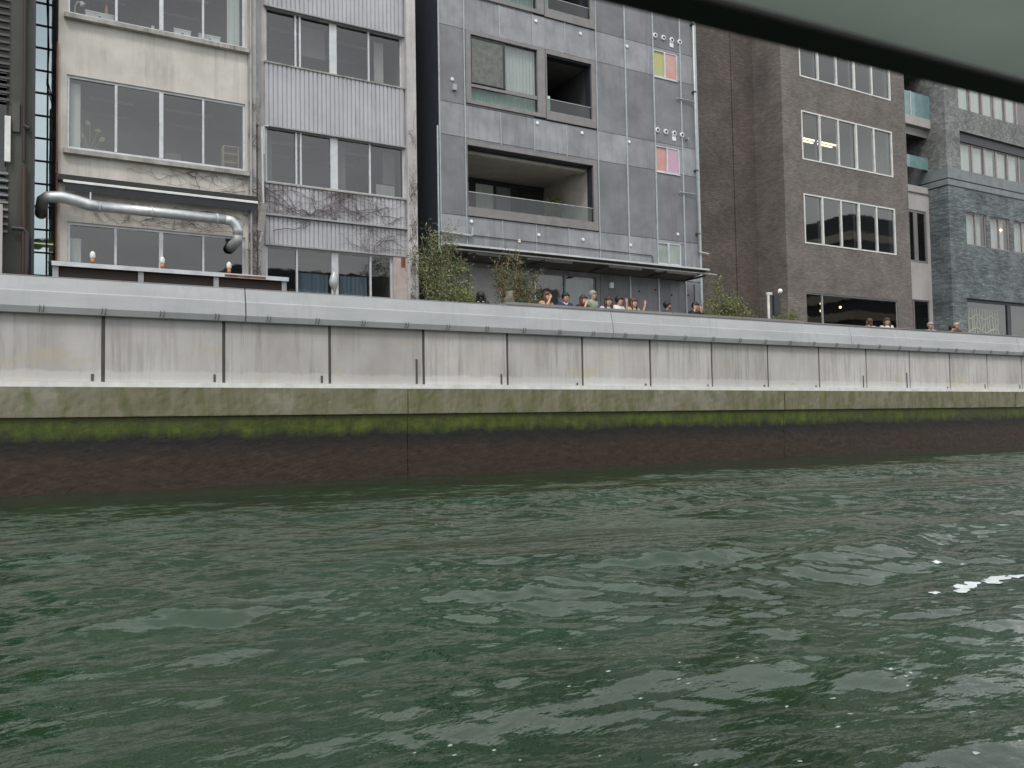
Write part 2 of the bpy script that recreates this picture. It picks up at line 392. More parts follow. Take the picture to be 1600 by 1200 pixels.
def window(parent, x0, x1, z0, z1, Y, muls=(), fw=.05, rec=.08, fm='alu', gm='glass', depth=3.2, rm='room', cm=None, rx=.0, zlow=.5, zhigh=.15, fd=.07, rails=(), nr=False):
    """frame (with mullions given as (x, width)), its panes and the room behind"""
    y = Y + rec; f = MB()
    f.box(x0, x1, y, y + fd, z0, z0 + fw).box(x0, x1, y, y + fd, z1 - fw, z1)
    f.box(x0, x0 + fw, y, y + fd, z0 + fw, z1 - fw).box(x1 - fw, x1, y, y + fd, z0 + fw, z1 - fw)
    e = [x0 + fw]
    for mx_, mw in muls:
        f.box(mx_ - mw / 2, mx_ + mw / 2, y - .012, y + fd, z0 + fw, z1 - fw); e += [mx_ - mw / 2, mx_ + mw / 2]
    for rz, rw in rails: f.box(x0 + fw, x1 - fw, y + .004, y + fd, rz - rw / 2, rz + rw / 2)
    e.append(x1 - fw)
    o = f.build('window', fm, parent)
    for i in range(0, len(e) - 1, 2):
        if e[i + 1] - e[i] < .03: continue
        gy = y + fd * (.35 if (i // 2) % 2 else .6)
        g = gm[(i // 2) % len(gm)] if isinstance(gm, list) else gm
        MB().box(e[i], e[i + 1], gy, gy + .006, z0 + fw, z1 - fw).build('pane', g, o)
    if not nr:
        room(parent, x0 - rx, x1 + rx, z0 - zlow, z1 + zhigh, y + fd + .02, depth, rm, cm)
    return o

# ============================================================ the setting
XA, XB = -14.0, 75.0
# --- river surface
rs = np.random.RandomState(3)
WV = []
for lam, amp, n, spread in ((2.8, .019, 5, .5), (1.4, .012, 8, .5), (.75, .0062, 12, .6), (.38, .0022, 16, .8), (.2, .0006, 22, 1.2)):
    for i in range(n):
        l = lam * rs.uniform(.7, 1.4); th = 1.42 + rs.uniform(-spread, spread)
        WV.append((2 * math.pi / l * math.cos(th), 2 * math.pi / l * math.sin(th), rs.uniform(0, 6.28), amp * rs.uniform(.6, 1.3)))
def height(x, y):
    x = np.asarray(x, float); y = np.asarray(y, float); h = np.zeros(np.broadcast(x, y).shape)
    wx = x + .25 * np.sin(.9 * y + .4 * x) + .1 * np.sin(2.3 * x - 1.1 * y)
    wy = y + .22 * np.sin(.7 * x - .3 * y) + .1 * np.sin(1.9 * x + 2.6 * y)
    for kx, ky, p, a in WV:
        s = np.sin(kx * wx + ky * wy + p); h += a * (1 - 2 * np.abs(s) ** 1.2 * .5 + s) * .7
    calm = np.clip((19.8 - y) / 7., .22, 1.) if True else 1
    q = np.sin(.42 * x + .9 * y + 1.1) + .8 * np.sin(.23 * x - 1.15 * y + .5) + .7 * np.sin(.71 * x + .33 * y + 4.) + .6 * np.sin(.12 * x + 1.9 * y + 2.2)
    patch = .85 + .26 * q
    h = (h - .06) * calm * patch
    # wake swell thrown off by the boat, running away to the left
    d = (y - 7.2 - .05 * x); h += .05 * np.exp(-(d / .7) ** 2) * np.clip((8 - np.abs(x - 1.)) / 8, 0, 1)
    d = (y - 4.9 - .12 * x); h += .035 * np.exp(-(d / .5) ** 2)
    return h
xs = np.concatenate([np.linspace(-60, -6, 60)[:-1], np.linspace(-6, 9, 620)[:-1], np.linspace(9, 30, 420)[:-1], np.linspace(30, 80, 350), np.linspace(85, 400, 40)])
ys = np.concatenate([np.linspace(-120, .5, 50)[:-1], np.linspace(.5, 7, 330)[:-1], np.linspace(7, 19.9, 300)])
gx, gy = np.meshgrid(xs, ys); gz = height(gx, gy)
far = np.clip((gx - 80) / 20, 0, 1) + np.clip((-gx - 10) / 10, 0, 1) + np.clip((.5 - gy) / 4, 0, 1); gz *= np.clip(1 - far, 0, 1)
co = np.stack([gx, gy, gz], -1).reshape(-1, 3).astype(np.float32); ny, nx = gx.shape
idx = np.arange(ny * nx).reshape(ny, nx)
fa = np.stack([idx[:-1, :-1], idx[:-1, 1:], idx[1:, 1:], idx[1:, :-1]], -1).reshape(-1, 4).astype(np.int32)
me = bpy.data.meshes.new('water'); me.vertices.add(len(co)); me.vertices.foreach_set('co', co.ravel())
me.loops.add(fa.size); me.loops.foreach_set('vertex_index', fa.ravel()); me.polygons.add(len(fa))
me.polygons.foreach_set('loop_start', np.arange(0, fa.size, 4, dtype=np.int32)); me.polygons.foreach_set('use_smooth', np.ones(len(fa), bool))
me.update(calc_edges=True); me.materials.append(M['water'])
wo = bpy.data.objects.new('water', me); C.objects.link(wo); wo['kind'] = 'structure'

# --- quay terrace behind the flood wall
MB().box(-60, 400, 20.06, 120, 2.9, 3.45).build('terrace_floor', 'ground', kind='structure')
# far bank of the river, seen only mirrored in the window glass
MB().box(-120, 400, -220, -45, -.5, 3.0).build('far_bank', 'ground', kind='structure')

# ============================================================ flood wall
YP = 19.8
fwall = empty('flood_wall', (1.58, YP, 2.2), 'long pale concrete flood wall with blue grey coping above the mossy quay', 'wall')
J0, JP = 1.58, 2.46
k0, k1 = -5, 28
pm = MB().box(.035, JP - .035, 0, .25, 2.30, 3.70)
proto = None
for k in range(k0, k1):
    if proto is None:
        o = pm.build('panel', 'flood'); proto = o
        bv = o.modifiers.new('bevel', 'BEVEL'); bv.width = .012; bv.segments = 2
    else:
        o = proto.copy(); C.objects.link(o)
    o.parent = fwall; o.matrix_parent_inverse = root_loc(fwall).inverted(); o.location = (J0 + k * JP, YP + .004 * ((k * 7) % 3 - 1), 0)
jp = None
for k in range(k0, k1 + 1):
    x = J0 + k * JP
    if jp is None:
        jp = MB().box(-.03, .03, .035, .10, 2.30, 3.70).build('joint_strip', 'iron'); o = jp
    else: o = jp.copy(); C.objects.link(o)
    o.parent = fwall; o.matrix_parent_inverse = root_loc(fwall).inverted(); o.location = (x, YP, 0)
MB().box(J0 + k0 * JP, J0 + k1 * JP, YP + .101, YP + .24, 2.30, 3.70).build('core', 'iron', fwall)
MB().box(J0 + k0 * JP, J0 + k1 * JP, YP - .10, YP + .26, 2.19, 2.298).build('ledge', 'white', fwall)
# anchor stubs beside the joints
for k in range(k0, k1):
    if k < 14:
        h = (.17, .17, .62, .28, .06, .06, .05, .06, .06, .42, .55, .05)[k % 12] if k >= 0 else .15
        MB().box(J0 + (k + 1) * JP - .23, J0 + (k + 1) * JP - .18, YP - .014, YP + .01, 2.32, 2.32 + h).build('slot', 'iron', fwall)
prof = [(19.72, 4.44), (19.66, 4.15), (19.645, 4.13), (19.61, 3.82), (19.66, 3.69), (19.78, 3.69), (19.78, 3.703), (20.05, 3.703), (20.05, 4.44)]
cj = [4.49 + 10.36 * i for i in range(-2, 7)]
for a, b in zip(cj, cj[1:]):
    o = MB().prism(prof, a + .012, b - .012).build('coping', 'cap', fwall)
    bv = o.modifiers.new('bevel', 'BEVEL'); bv.width = .012; bv.segments = 2
    MB().box(a + .02, b - .02, 19.712, 19.735, 4.445, 4.455).build('coping_strip', 'cap', fwall)
    MB().box(b - .3, b - .06, 19.63, 19.70, 3.84, 4.05).build('cover_plate', 'cap', fwall) if False else None
hk = None
for i in range(-8, 52):
    x = .39 + 1.142 * i
    for dx in (0, .07):
        if hk is None:
            hk = MB().tube([(0, 19.665, 3.86), (.01, 19.60, 3.84), (.012, 19.585, 3.79), (0, 19.63, 3.72), (-.01, 19.68, 3.70)], .007, 5).build('hook', 'iron', smooth=True); o = hk
        else: o = hk.copy(); C.objects.link(o)
        o.parent = fwall; o.matrix_parent_inverse = root_loc(fwall).inverted(); o.location = (x + dx, 0, 0)

quay = empty('quay_wall', (8.44, 19.7, 0), 'old quay base with green algae above the dark tide mark', 'quay wall')
qs = [8.44 + 13.35 * i for i in range(-2, 6)]
def rough_block(name, x0, x1, y0, y1, z0, z1, mat, amp, dx=.12, dz=.1):
    nx_, nz_ = max(2, int((x1 - x0) / dx)), max(2, int((z1 - z0) / dz))
    X_, Z_ = np.meshgrid(np.linspace(x0, x1, nx_), np.linspace(z0, z1, nz_))
    rr = np.random.RandomState(int(abs(x0) * 10) + int(z0 * 10) % 97)
    d = rr.normal(0, amp, X_.shape); d = (d + np.roll(d, 1, 1) + np.roll(d, 1, 0)) / 2
    Y_ = y0 + d; m = MB(); m.v = [tuple(p) for p in np.stack([X_, Y_, Z_], -1).reshape(-1, 3)]
    n_ = nx_
    m.f = [(r * n_ + c, r * n_ + c + 1, (r + 1) * n_ + c + 1, (r + 1) * n_ + c) for r in range(nz_ - 1) for c in range(n_ - 1)]; m.mi = [0] * len(m.f)
    t = y0 + .05
    m.box(x0, x1, t, y1, z0 - .01, z1); 
    return m.build(name, mat, quay)
for a, b in zip(qs, qs[1:]):
    if a > 70: break
    rough_block('cap_beam', a + .015, b - .015, 19.63, 20.04, 1.58, 2.188, 'quay_up', .006)
    # under edge of the cap beam
    MB().box(a + .016, b - .016, 19.63, 19.69, 1.565, 1.579).build('beam_edge', 'quay_up', quay)
    rough_block('base_block', a + .008, b - .008, 19.70, 20.04, -1.2, 1.565, 'quay_low', .002, .1, .06)
MB().box(qs[0], qs[-1], 19.8, 20.03, -1.2, 1.5).build('backing', 'iron', quay)

# ============================================================ white stucco building
Yw = 23.5
b = empty('stucco_building', (3.2, Yw, 3.45), 'weathered cream stucco building with wide aluminium windows and silver duct', 'building')
H = [(1.03, 5.38, 11.72, 13.6), (1.03, 5.38, 8.30, 10.16), (1.06, 5.36, 4.7, 6.46), (1.03, 5.38, 15.2, 17.1)]
facade('wall', b, .84, 5.66, 3.45, 19, Yw, H, 'stucco', .16)
MU = [(2.15, .06), (3.23, .10), (4.28, .05)]
w3 = window(b, *H[0], Yw, MU, rec=.05, fw=.06, rx=.03)
w2 = window(b, *H[1], Yw, MU, rec=.05, fw=.06, rx=.03)
w1 = window(b, *H[2], Yw, MU, rec=.06, fw=.06, rx=.03, rm='room_dark')
window(b, *H[3], Yw, MU, rec=.05, fw=.06, rx=.03)
for z in (11.72, 8.30):
    MB().prism([(Yw - .16, z - .16), (Yw - .16, z - .05), (Yw + .05, z - .001), (Yw + .05, z - .16)], .96, 5.45).build('sill', 'sill', b)
MB().box(5.44, 5.655, Yw - .07, Yw - .003, 3.45, 19).build('pilaster', 'stucco_grey', b)
MB().box(.80, .838, Yw - .10, Yw + .05, 3.45, 10.9).box(.79, .845, Yw - .12, Yw + .05, 7.6, 7.9).build('corner_angle', 'rust', b)
MB().tube([(5.50, Yw - .12, 3.6), (5.50, Yw - .12, 18)], .03, 6).build('downpipe', 'alu_dull', b)
# roller awning housing and edge
aw = MB().box(.85, 5.66, Yw - .26, Yw - .003, 7.42, 7.56).build('awning_box', 'black', b)
MB().prism([(Yw - .30, 7.36), (Yw - .30, 7.41), (Yw - .262, 7.43), (Yw - .262, 7.40)], .95, 5.64).build('awning_edge', 'white', b)
MB().prism([(Yw - .25, 7.16), (Yw - .28, 7.358), (Yw - .22, 7.395), (Yw - .20, 7.36)], 1.0, 5.6).build('awning_valance', 'darkframe', b)
# duct
path = [(.50, Yw + .6, 6.72), (.50, Yw + .1, 6.76), (.52, Yw - .22, 6.86), (.62, Yw - .36, 6.93), (.9, Yw - .38, 6.95), (1.25, Yw - .38, 6.90), (1.5, Yw - .38, 6.83), (1.75, Yw - .38, 6.82)]
MB().tube(path, [.138, .138, .142, .136, .145, .137, .145, .138], 20).build('flexible_duct', 'galv', b, smooth=True)
MB().tube([(1.74, Yw - .38, 6.82), (4.75, Yw - .38, 6.81)], .130, 20).build('duct', 'galv', b, smooth=True)
el = [(4.75, Yw - .38, 6.81), (4.9, Yw - .38, 6.79), (5.02, Yw - .38, 6.70), (5.08, Yw - .38, 6.56), (5.09, Yw - .38, 6.42)]
MB().tube(el, .133, 20).build('duct_elbow', 'galv', b, smooth=True)
MB().tube([(5.09, Yw - .38, 6.42), (5.08, Yw - .36, 6.27), (5.0, Yw - .24, 6.19), (4.98, Yw - .02, 6.15)], [.134, .138, .138, .14], 20).build('duct_end', 'alu_dull', b, smooth=True)
for x in (1.75, 2.95, 4.55):
    MB().tube([(x - .02, Yw - .38, 6.815), (x + .02, Yw - .38, 6.815)], .139, 20).build('duct_band', 'alu', b, smooth=True)
MB().box(1.53, 1.56, Yw - .40, Yw, 7.0, 7.12).box(1.53, 1.56, Yw - .39, Yw - .36, 6.9, 7.15).build('duct_bracket', 'alu', b)
# things standing on the window ledges inside the glass
def ledge_thing(name, label, cat, mb, mats, group=None, **k):
    o = mb.build(name, mats, **k); tag(o, label, cat, group); return o
for i, (x, wd, z, lab) in enumerate(((1.78, .66, 11.86, 'long pale storage box behind the left top window of stucco building'),
                             (3.78, .42, 11.86, 'short white storage box beside the thick mullion in the top stucco window'),
                             (4.48, .55, 11.84, 'white storage box next to the small pot in the top stucco window'))):
    m = MB().box(x - wd / 2, x + wd / 2, Yw + .20, Yw + .45, 11.75, 11.98).box(x - wd / 2 - .01, x + wd / 2 + .01, Yw + .19, Yw + .46, 11.95, 11.985).box(x - .03, x + .03, Yw + .192, Yw + .20, 11.85, 11.88, 1)
    ledge_thing('storage_box', lab, 'box', m, ['white', 'iron'], 'boxes on the top window ledge')
ledge_thing('orange_bottle', 'slim orange spray bottle standing on the long box in top window', 'bottle',
            MB().tube([(1.94, Yw + .3, 11.985), (1.94, Yw + .3, 12.16), (1.94, Yw + .3, 12.2), (1.94, Yw + .3, 12.27)], [.04, .04, .018, .018], 8), plain('orange_plastic', (.5, .2, .08)))
ledge_thing('paper_sheet', 'loose curled sheet of white paper on the top window ledge', 'paper',
            MB().prism([(Yw + .2, 11.755), (Yw + .3, 11.77), (Yw + .45, 11.82), (Yw + .45, 11.823), (Yw + .3, 11.773), (Yw + .2, 11.758)], 2.25, 2.7), 'white')
ledge_thing('white_tumbler', 'narrow white tumbler left of the thick mullion on top window ledge', 'tumbler',
            MB().tube([(3.05, Yw + .25, 11.75), (3.05, Yw + .25, 11.93)], [.035, .045], 10), 'white')
ledge_thing('desk_lamp', 'white gooseneck desk lamp in the left corner of the top window', 'lamp',
            MB().tube([(1.22, Yw + .35, 11.75), (1.22, Yw + .35, 12.1), (1.27, Yw + .33, 12.2), (1.36, Yw + .3, 12.2)], .02, 6).tube([(1.34, Yw + .3, 12.21), (1.40, Yw + .3, 12.13)], [.03, .08], 10), 'white')
# potted plant and shelf, middle floor
pl = empty('pothos_plant', (1.55, Yw + .4, 8.4), 'small round leaved plant behind left pane of the middle stucco window', 'plant')
MB().tube([(1.55, Yw + .4, 8.05), (1.55, Yw + .4, 8.35)], [.07, .1], 10).build('pot', 'white', pl)
st = MB(); lf = MB()
for ang, ln, zz in ((.3, .22, .62), (2.6, .25, .66), (1.4, .1, .78), (-.4, .35, .38), (3.5, .2, .4)):
    p0 = Vector((1.55, Yw + .4, 8.35)); p1 = p0 + Vector((math.cos(ang) * ln, -.08, zz)); st.tube([p0, (p0 + p1) / 2 + Vector((.02, 0, .03)), p1], .008, 5)
    for q in range(2):
        c = p1 + Vector((rng.uniform(-.05, .05), -.02 * q, rng.uniform(-.04, .04)))
        n = len(lf.v); k = 8
        lf.v += [tuple(c + Vector((.06 * math.cos(6.283 * i / k), .03 * math.sin(6.283 * i / k + 1), .05 * math.sin(6.283 * i / k)))) for i in range(k)]
        lf.f.append(tuple(range(n, n + k))); lf.mi.append(0)
st.build('stem', 'leaf2', pl); lf.build('leaf', plain('bright_leaf', (.16, .25, .07)), pl)
sh = empty('wooden_shelf', (5.0, Yw + .5, 8.3), 'light wooden shelf behind the right pane of the middle stucco window', 'shelf')
wood = plain('light_wood', (.50, .38, .24), .6)
MB().box(4.86, 5.28, Yw + .62, Yw + .64, 8.3, 9.05).build('back_board', wood, sh)
for x in (4.86, 5.26): MB().box(x, x + .02, Yw + .35, Yw + .62, 8.3, 9.05).build('side_board', wood, sh)
for z in (8.32, 8.58, 8.82, 9.03): MB().box(4.882, 5.258, Yw + .35, Yw + .619, z, z + .02).build('shelf_board', wood, sh)
MB().box(1.12, 1.35, Yw + .25, Yw + .28, 8.34, 10.05).build('curtain', 'curtain', w2)
MB().box(1.13, 1.38, Yw + .25, Yw + .28, 4.75, 6.1).build('curtain', 'curtain', w1)
MB().box(4.95, 5.28, Yw + .25, Yw + .28, 11.8, 13.4).build('curtain', 'curtain', w3)

# ============================================================ lean-to shed roof in front of it
Ys = 21.5
b = empty('lean_to_shed', (3.3, Ys, 3.45), 'low lean-to shed with rusty roof edge under the silver duct', 'shed')
MB().prism([(Ys, 5.06), (Ys, 5.10), (Yw - .02, 5.42), (Yw - .02, 5.38)], .64, 6.0).build('roof', 'iron', b)
MB().box(.66, 5.98, Ys - .05, Ys - .002, 4.99, 5.09).build('gutter', 'alu', b)
MB().box(.7, 5.85, Ys + .06, Ys + .12, 3.45, 5.02).build('front_wall', plain('brown_boards', (.032, .022, .018), .8), b)
for x in (.68, 2.45, 4.15, 5.82): MB().box(x, x + .12, Ys + .01, Ys + .09, 3.45, 5.04).build('post', 'alu_dull', b)
MB().box(4.4, 5.4, Ys - .053, Ys - .051, 5.0, 5.06).build('rust_patch', 'rust', b)
for i, (x, side) in enumerate(((1.50, 'leftmost'), (3.0, 'middle'), (4.55, 'rightmost'))):
    l = empty('jar_lamp', (x, Ys + .18, 5.12), '%s of the three jar shaped lamps on the shed roof' % side, 'lamp', 'jar lamps on the shed roof')
    MB().tube([(x, Ys + .18, 5.12), (x, Ys + .18, 5.24)], .045, 10).build('base', plain('copper', (.45, .2, .08), .5), l, smooth=True)
    MB().tube([(x, Ys + .18, 5.24), (x, Ys + .18, 5.27), (x, Ys + .18, 5.36), (x, Ys + .18, 5.41)], [.045, .06, .06, .03], 10).build('globe', plain('jar', (.75, .75, .7), .2), l, smooth=True)

# ============================================================ corrugated building
Yc = 23.8
b = empty('corrugated_building', (8.1, Yc, 3.45), 'grey ribbed sheet metal building with vines between its window bands', 'building')
H = [(6.02, 10.20, 11.63, 13.24), (6.02, 10.24, 8.18, 9.79), (6.02, 9.80, 4.6, 6.38), (6.02, 10.2, 15.1, 16.8)]
facade('wall', b, 5.80, 10.57, 3.45, 18.6, Yc + .06, H, 'pilaster', .14)
MUc = [(6.90, .05), (7.03, .05), (8.02, .22), (9.13, .05)]
c3 = window(b, *H[0], Yc + .06, MUc, rec=.07, fw=.05, gm='glass', rx=.02)
c2 = window(b, *H[1], Yc + .06, MUc, rec=.05, fw=.05, gm='glass', rx=.02)
c1 = window(b, *H[2], Yc + .06, [(6.90, .05), (8.02, .2), (9.12, .05)], rec=.05, fw=.05, rx=.02)
window(b, *H[3], Yc + .06, MUc, rec=.07, fw=.05, rx=.02)
def corrugated(x0, x1, z0, z1, y, name='corrugated_sheet'):
    m = MB(); p = .128; n = int((x1 - x0) / p); prev = None; pts = []
    for i in range(n):
        a = x0 + i * p; pts += [(a, y), (a + .088, y), (a + .098, y + .032), (a + .118, y + .032)]
    pts.append((x1, y))
    for (xa, ya), (xb, yb) in zip(pts, pts[1:]): m.quad((xa, ya, z0), (xb, yb, z0), (xb, yb, z1), (xa, ya, z1))
    return m.build(name, 'corr', b)
for z0, z1, y in ((9.80, 11.58, Yc), (13.25, 15.05, Yc), (16.85, 18.5, Yc), (7.28, 8.12, Yc), (6.42, 7.20, Yc + .02)):
    corrugated(5.99, 10.22, z0, z1, y)
for z, y in ((11.60, Yc - .03), (8.15, Yc - .04), (7.24, Yc - .07), (6.40, Yc - .03), (9.78, Yc - .02), (13.23, Yc - .03)):
    MB().box(5.97, 10.25, y, Yc + .058, z - .022, z + .022).build('flashing', 'alu_dull' if z in (7.24, 6.40, 9.78, 13.23) else 'sill', b)
MB().box(10.26, 10.57, Yc - .12, Yc + .055, 3.45, 18.6).build('pilaster', 'pilaster', b)
MB().box(9.81, 10.255, Yc - .0, Yc + .055, 3.45, 6.37).build('pink_pier', weathered('pink_plaster', (.40, .33, .31), (.55, .47, .45), 2., streak=(.2, .1, .08)), b)
MB().box(10.06, 10.2, Yc - .004, Yc - .001, 6.05, 6.35).build('rust_patch', 'rust', b)
MB().box(5.66, 5.79, Yc - .16, Yc - .02, 9.7, 18.6).build('drain_box', 'alu_dull', b)
MB().tube([(5.76, Yc - .16, 3.5), (5.77, Yc - .16, 6.4), (5.90, Yc - .16, 6.9), (5.86, Yc - .15, 9.3), (5.86, Yc - .15, 9.65)], .035, 8).build('downpipe', 'alu', b, smooth=True)
MB().tube([(10.50, Yc - .2, 3.5), (10.50, Yc - .2, 6.35), (10.52, Yc - .2, 6.44)], .05, 8).build('vent_pipe', 'pale', b, smooth=True)
MB().tube([(5.92, Yc - .12, 8.9), (5.92, Yc - .12, 9.7), (6.05, Yc - .12, 9.72)], .025, 6).build('conduit', 'white', b)
for a, e in ((6.97, 7.88), (8.16, 9.08)):
    m = MB(); n = 14
    for i in range(n):
        xa, xb = a + (e - a) * i / n, a + (e - a) * (i + 1) / n; ya, yb = Yc + .32 + .03 * (i % 2), Yc + .32 + .03 * ((i + 1) % 2)
        m.quad((xa, ya, 4.65), (xb, yb, 4.65), (xb, yb, 5.72), (xa, ya, 5.72))
    m.build('curtain', 'blue_curtain', c1)
MB().box(9.45, 9.75, Yc + .5, Yc + .53, 11.7, 13.1).build('curtain', plain('beige_curtain', (.5, .46, .44)), c3)
o = MB().box(9.42, 10.02, Yc + .35, Yc + .37, 8.24, 8.62).build('white_board', 'pale'); tag(o, 'pale board leaning inside right pane of middle corrugated window', 'board')
for x0, x1, z0, z1, wv_ in ((7.1, 7.9, 12.2, 13.1, c3), (6.1, 6.3, 8.3, 9.7, c2), (8.2, 8.5, 8.3, 9.7, c2), (9.7, 10.1, 8.7, 9.7, c2)):
    MB().box(x0, x1, Yc + .5, Yc + .52, z0, z1).build('blind' if x0 == 7.1 else 'curtain', plain('dim_cloth', (.16, .16, .165), .9), wv_)
for x0, x1, z, wv_, yy in ((1.6, 2.7, 10.05, w2, Yw), (3.4, 4.7, 10.05, w2, Yw), (1.5, 2.6, 13.3, w3, Yw), (3.5, 4.6, 13.3, w3, Yw), (6.4, 7.6, 9.7, c2, Yc), (8.3, 9.4, 9.7, c2, Yc), (6.4, 7.6, 13.1, c3, Yc), (8.4, 9.5, 13.1, c3, Yc)):
    for dy in (1.0, 2.2): MB().box(x0, x1, yy + dy, yy + dy + .1, z - .05, z).build('ceiling_tube', 'tubeoff', wv_)
for x0, x1, z0, z1 in ((1.5, 2.0, 8.2, 8.75), (2.5, 3.1, 8.2, 8.6), (3.5, 3.9, 8.2, 8.9)):
    MB().box(x0, x1, Yw + 1.2, Yw + 1.6, z0, z1).build('cabinet', plain('dim_cabinet', (.2, .2, .19)), w2)
# board hanging on the corner
o = MB().prism([(Yw - .28, 6.62), (Yw - .26, 7.4), (Yw - .22, 7.4), (Yw - .24, 6.62)], -.09, .09).build('hanging_plank', 'timber'); o.rotation_euler = (0, math.radians(8), 0)
o.location = (5.76 - .99, 0, .02) ; o.location = (5.76 - 7.0 * math.sin(math.radians(8)), 0, 7.0 * (1 - math.cos(math.radians(8))))
tag(o, 'weathered brown plank hanging on the corner between stucco and corrugated buildings', 'plank')
# silvery wrapped bundle
o = MB().tube([(7.36, 22.0, 5.46), (7.36, 22.0, 5.40), (7.35, 22.0, 5.30), (7.34, 22, 5.18), (7.345, 22, 5.08), (7.36, 22, 4.97), (7.365, 22, 4.90), (7.37, 22, 4.80)], [.02, .05, .10, .125, .12, .07, .035, .015], 12).build('wrapped_bundle', 'silver_wrap', smooth=True)
tag(o, 'egg shaped silvery wrapped bundle on a pole before the corrugated building', 'bundle')
put(MB().tube([(7.38, 22.05, 3.45), (7.38, 22.05, 5.42)], .02, 6).build('pole', 'iron'), o)

# ============================================================ vines
def vine(name, label, Y, seeds, rects, n, seed, mats=('vine', 'vine_red'), r0=.011):
    R = random.Random(seed); m = MB()
    def ok(x, z): return any(a <= x <= b_ and c <= z <= d for a, b_, c, d in rects)
    def grow(x, z, ang, r, depth, ln):
        pts = [(x, Y - R.uniform(.01, .05), z)]; rr = [r]
        for i in range(ln):
            ang += R.gauss(0, .28); st_ = R.uniform(.06, .13)
            nx_, nz_ = x + math.cos(ang) * st_, z + math.sin(ang) * st_ * .8
            if not ok(nx_, nz_):
                ang += math.pi * .6 * R.choice((-1, 1)); continue
            x, z = nx_, nz_; r *= .965; pts.append((x, Y - R.uniform(.008, .05), z)); rr.append(max(r, .003))
            if depth < 2 and R.random() < .15:
                grow(x, z, ang + R.choice((-1, 1)) * R.uniform(.4, 1.1), r * .7, depth + 1, int(ln * .6))
        if len(pts) > 2: m.tube(pts, rr, 4, 1 if (depth >= 2 and R.random() < .3) else 0, caps=False)
    for i in range(n):
        sx, sz, sa = seeds[i % len(seeds)]
        grow(sx + R.uniform(-.15, .15), sz + R.uniform(-.1, .1), sa + R.gauss(0, .3), r0 * R.uniform(.6, 1.3), 0, R.randint(18, 38))
    o = m.build(name, list(mats)); tag(o, label, 'vine', 'bare winter vines'); return o
vine('bare_vine', 'bare vine spreading over the ribbed metal bands from the right pilaster', Yc - .005,
     [(10.1, 6.6, 2.9), (10.0, 7.5, 2.8), (9.6, 7.8, 3.3), (6.1, 7.6, .2), (6.2, 6.7, .3), (6.1, 8.0, -.4), (8.8, 7.6, 2.6), (10.1, 7.0, 2.4), (7.0, 7.5, -.3)],
     [(5.9, 10.4, 7.27, 8.1), (5.9, 10.4, 6.42, 7.2)], 12, 5, r0=.009)
vine('bare_vine', 'thin bare vine climbing the right pilaster of the corrugated building', Yc - .13,
     [(10.4, 5.0, 1.5), (10.42, 5.8, 1.7), (10.35, 6.8, 1.5), (10.42, 8.0, 1.5), (10.4, 9.8, 1.5)], [(10.27, 10.56, 4.3, 11.5)], 6, 9)
vine('bare_vine', 'bare vine over the cream stucco around awning and grey pilaster', Yw - .005,
     [(5.35, 7.0, 2.6), (5.3, 7.8, 2.9), (5.2, 6.6, 2.5), (4.0, 7.9, 3.0), (5.3, 8.0, 2.7), (2.6, 6.55, .2), (4.4, 6.7, 2.8), (5.35, 9.6, 2.2)],
     [(1.2, 5.42, 7.56, 8.1), (1.6, 5.42, 6.48, 7.1), (5.39, 5.43, 5, 10), (4.4, 5.42, 10.2, 11.0)], 9, 4, r0=.007)
vine('bare_vine', 'dense bare vine climbing the strip between stucco and corrugated buildings', Yw - .08,
     [(5.5, 4.6, 1.5), (5.55, 5.2, 1.6), (5.5, 6.2, 1.5), (5.55, 7.5, 1.5), (5.55, 8.8, 1.5)], [(5.43, 5.78, 4.3, 11.2)], 8, 12)

# ============================================================ grey zinc panel building
Yg = 23.8
b = empty('zinc_building', (16.8, Yg, 3.45), 'grey zinc panelled apartment building with balconies and coloured small windows', 'building')
cols = [11.40, 12.33, 13.62, 14.91, 16.21, 17.50, 18.80, 20.10, 21.40, 22.20]
rows = [6.42, 7.87, 10.40, 11.46, 13.93, 15.02, 17.50, 18.56]
bigw = [(12.35, 15.36, 11.53, 13.93), (15.385, 17.46, 11.50, 13.90), (12.34, 17.44, 7.89, 10.30),
        (12.35, 15.36, 15.07, 17.47), (15.385, 17.46, 15.05, 17.45)]
smallw = [(20.13, 21.25, 13.90, 14.92), (20.13, 21.25, 10.36, 11.34), (20.10, 21.20, 6.96, 7.77)]
ground = [(14.82, 17.32, 3.47, 6.28)]
holes = [(12.53, 15.06, 11.66, 13.78), (15.41, 17.28, 11.80, 13.72, .3), (12.36, 17.27, 8.18, 10.16, .3), (12.53, 15.06, 15.2, 17.3), (15.41, 17.28, 15.3, 17.25, .3)] + smallw + ground
facade('wall', b, 11.39, 22.20, 3.45, 18.6, Yg + .035, holes, 'zinc_dark', .12)
put(MB().box(0, 0, 0, 0, 0, 0).build('wall', 'zinc_dark'), b) if False else None
def clip_panel(x0, x1, z0, z1, cuts):
    """subtract window surrounds from one facade panel -> list of rectangles"""
    rs_ = [(x0, x1, z0, z1)]
    for cx0, cx1, cz0, cz1 in cuts:
        out = []
        for a, e, c, d in rs_:
            if cx0 >= e or cx1 <= a or cz0 >= d or cz1 <= c: out.append((a, e, c, d)); continue
            if cz1 < d: out.append((a, e, cz1, d))
            if cz0 > c: out.append((a, e, c, cz0))
            lo, hi = max(c, cz0), min(d, cz1)
            if cx0 > a: out.append((a, cx0, lo, hi))
            if cx1 < e: out.append((cx1, e, lo, hi))
        rs_ = out
    return [r for r in rs_ if r[1] - r[0] > .04 and r[3] - r[2] > .04]
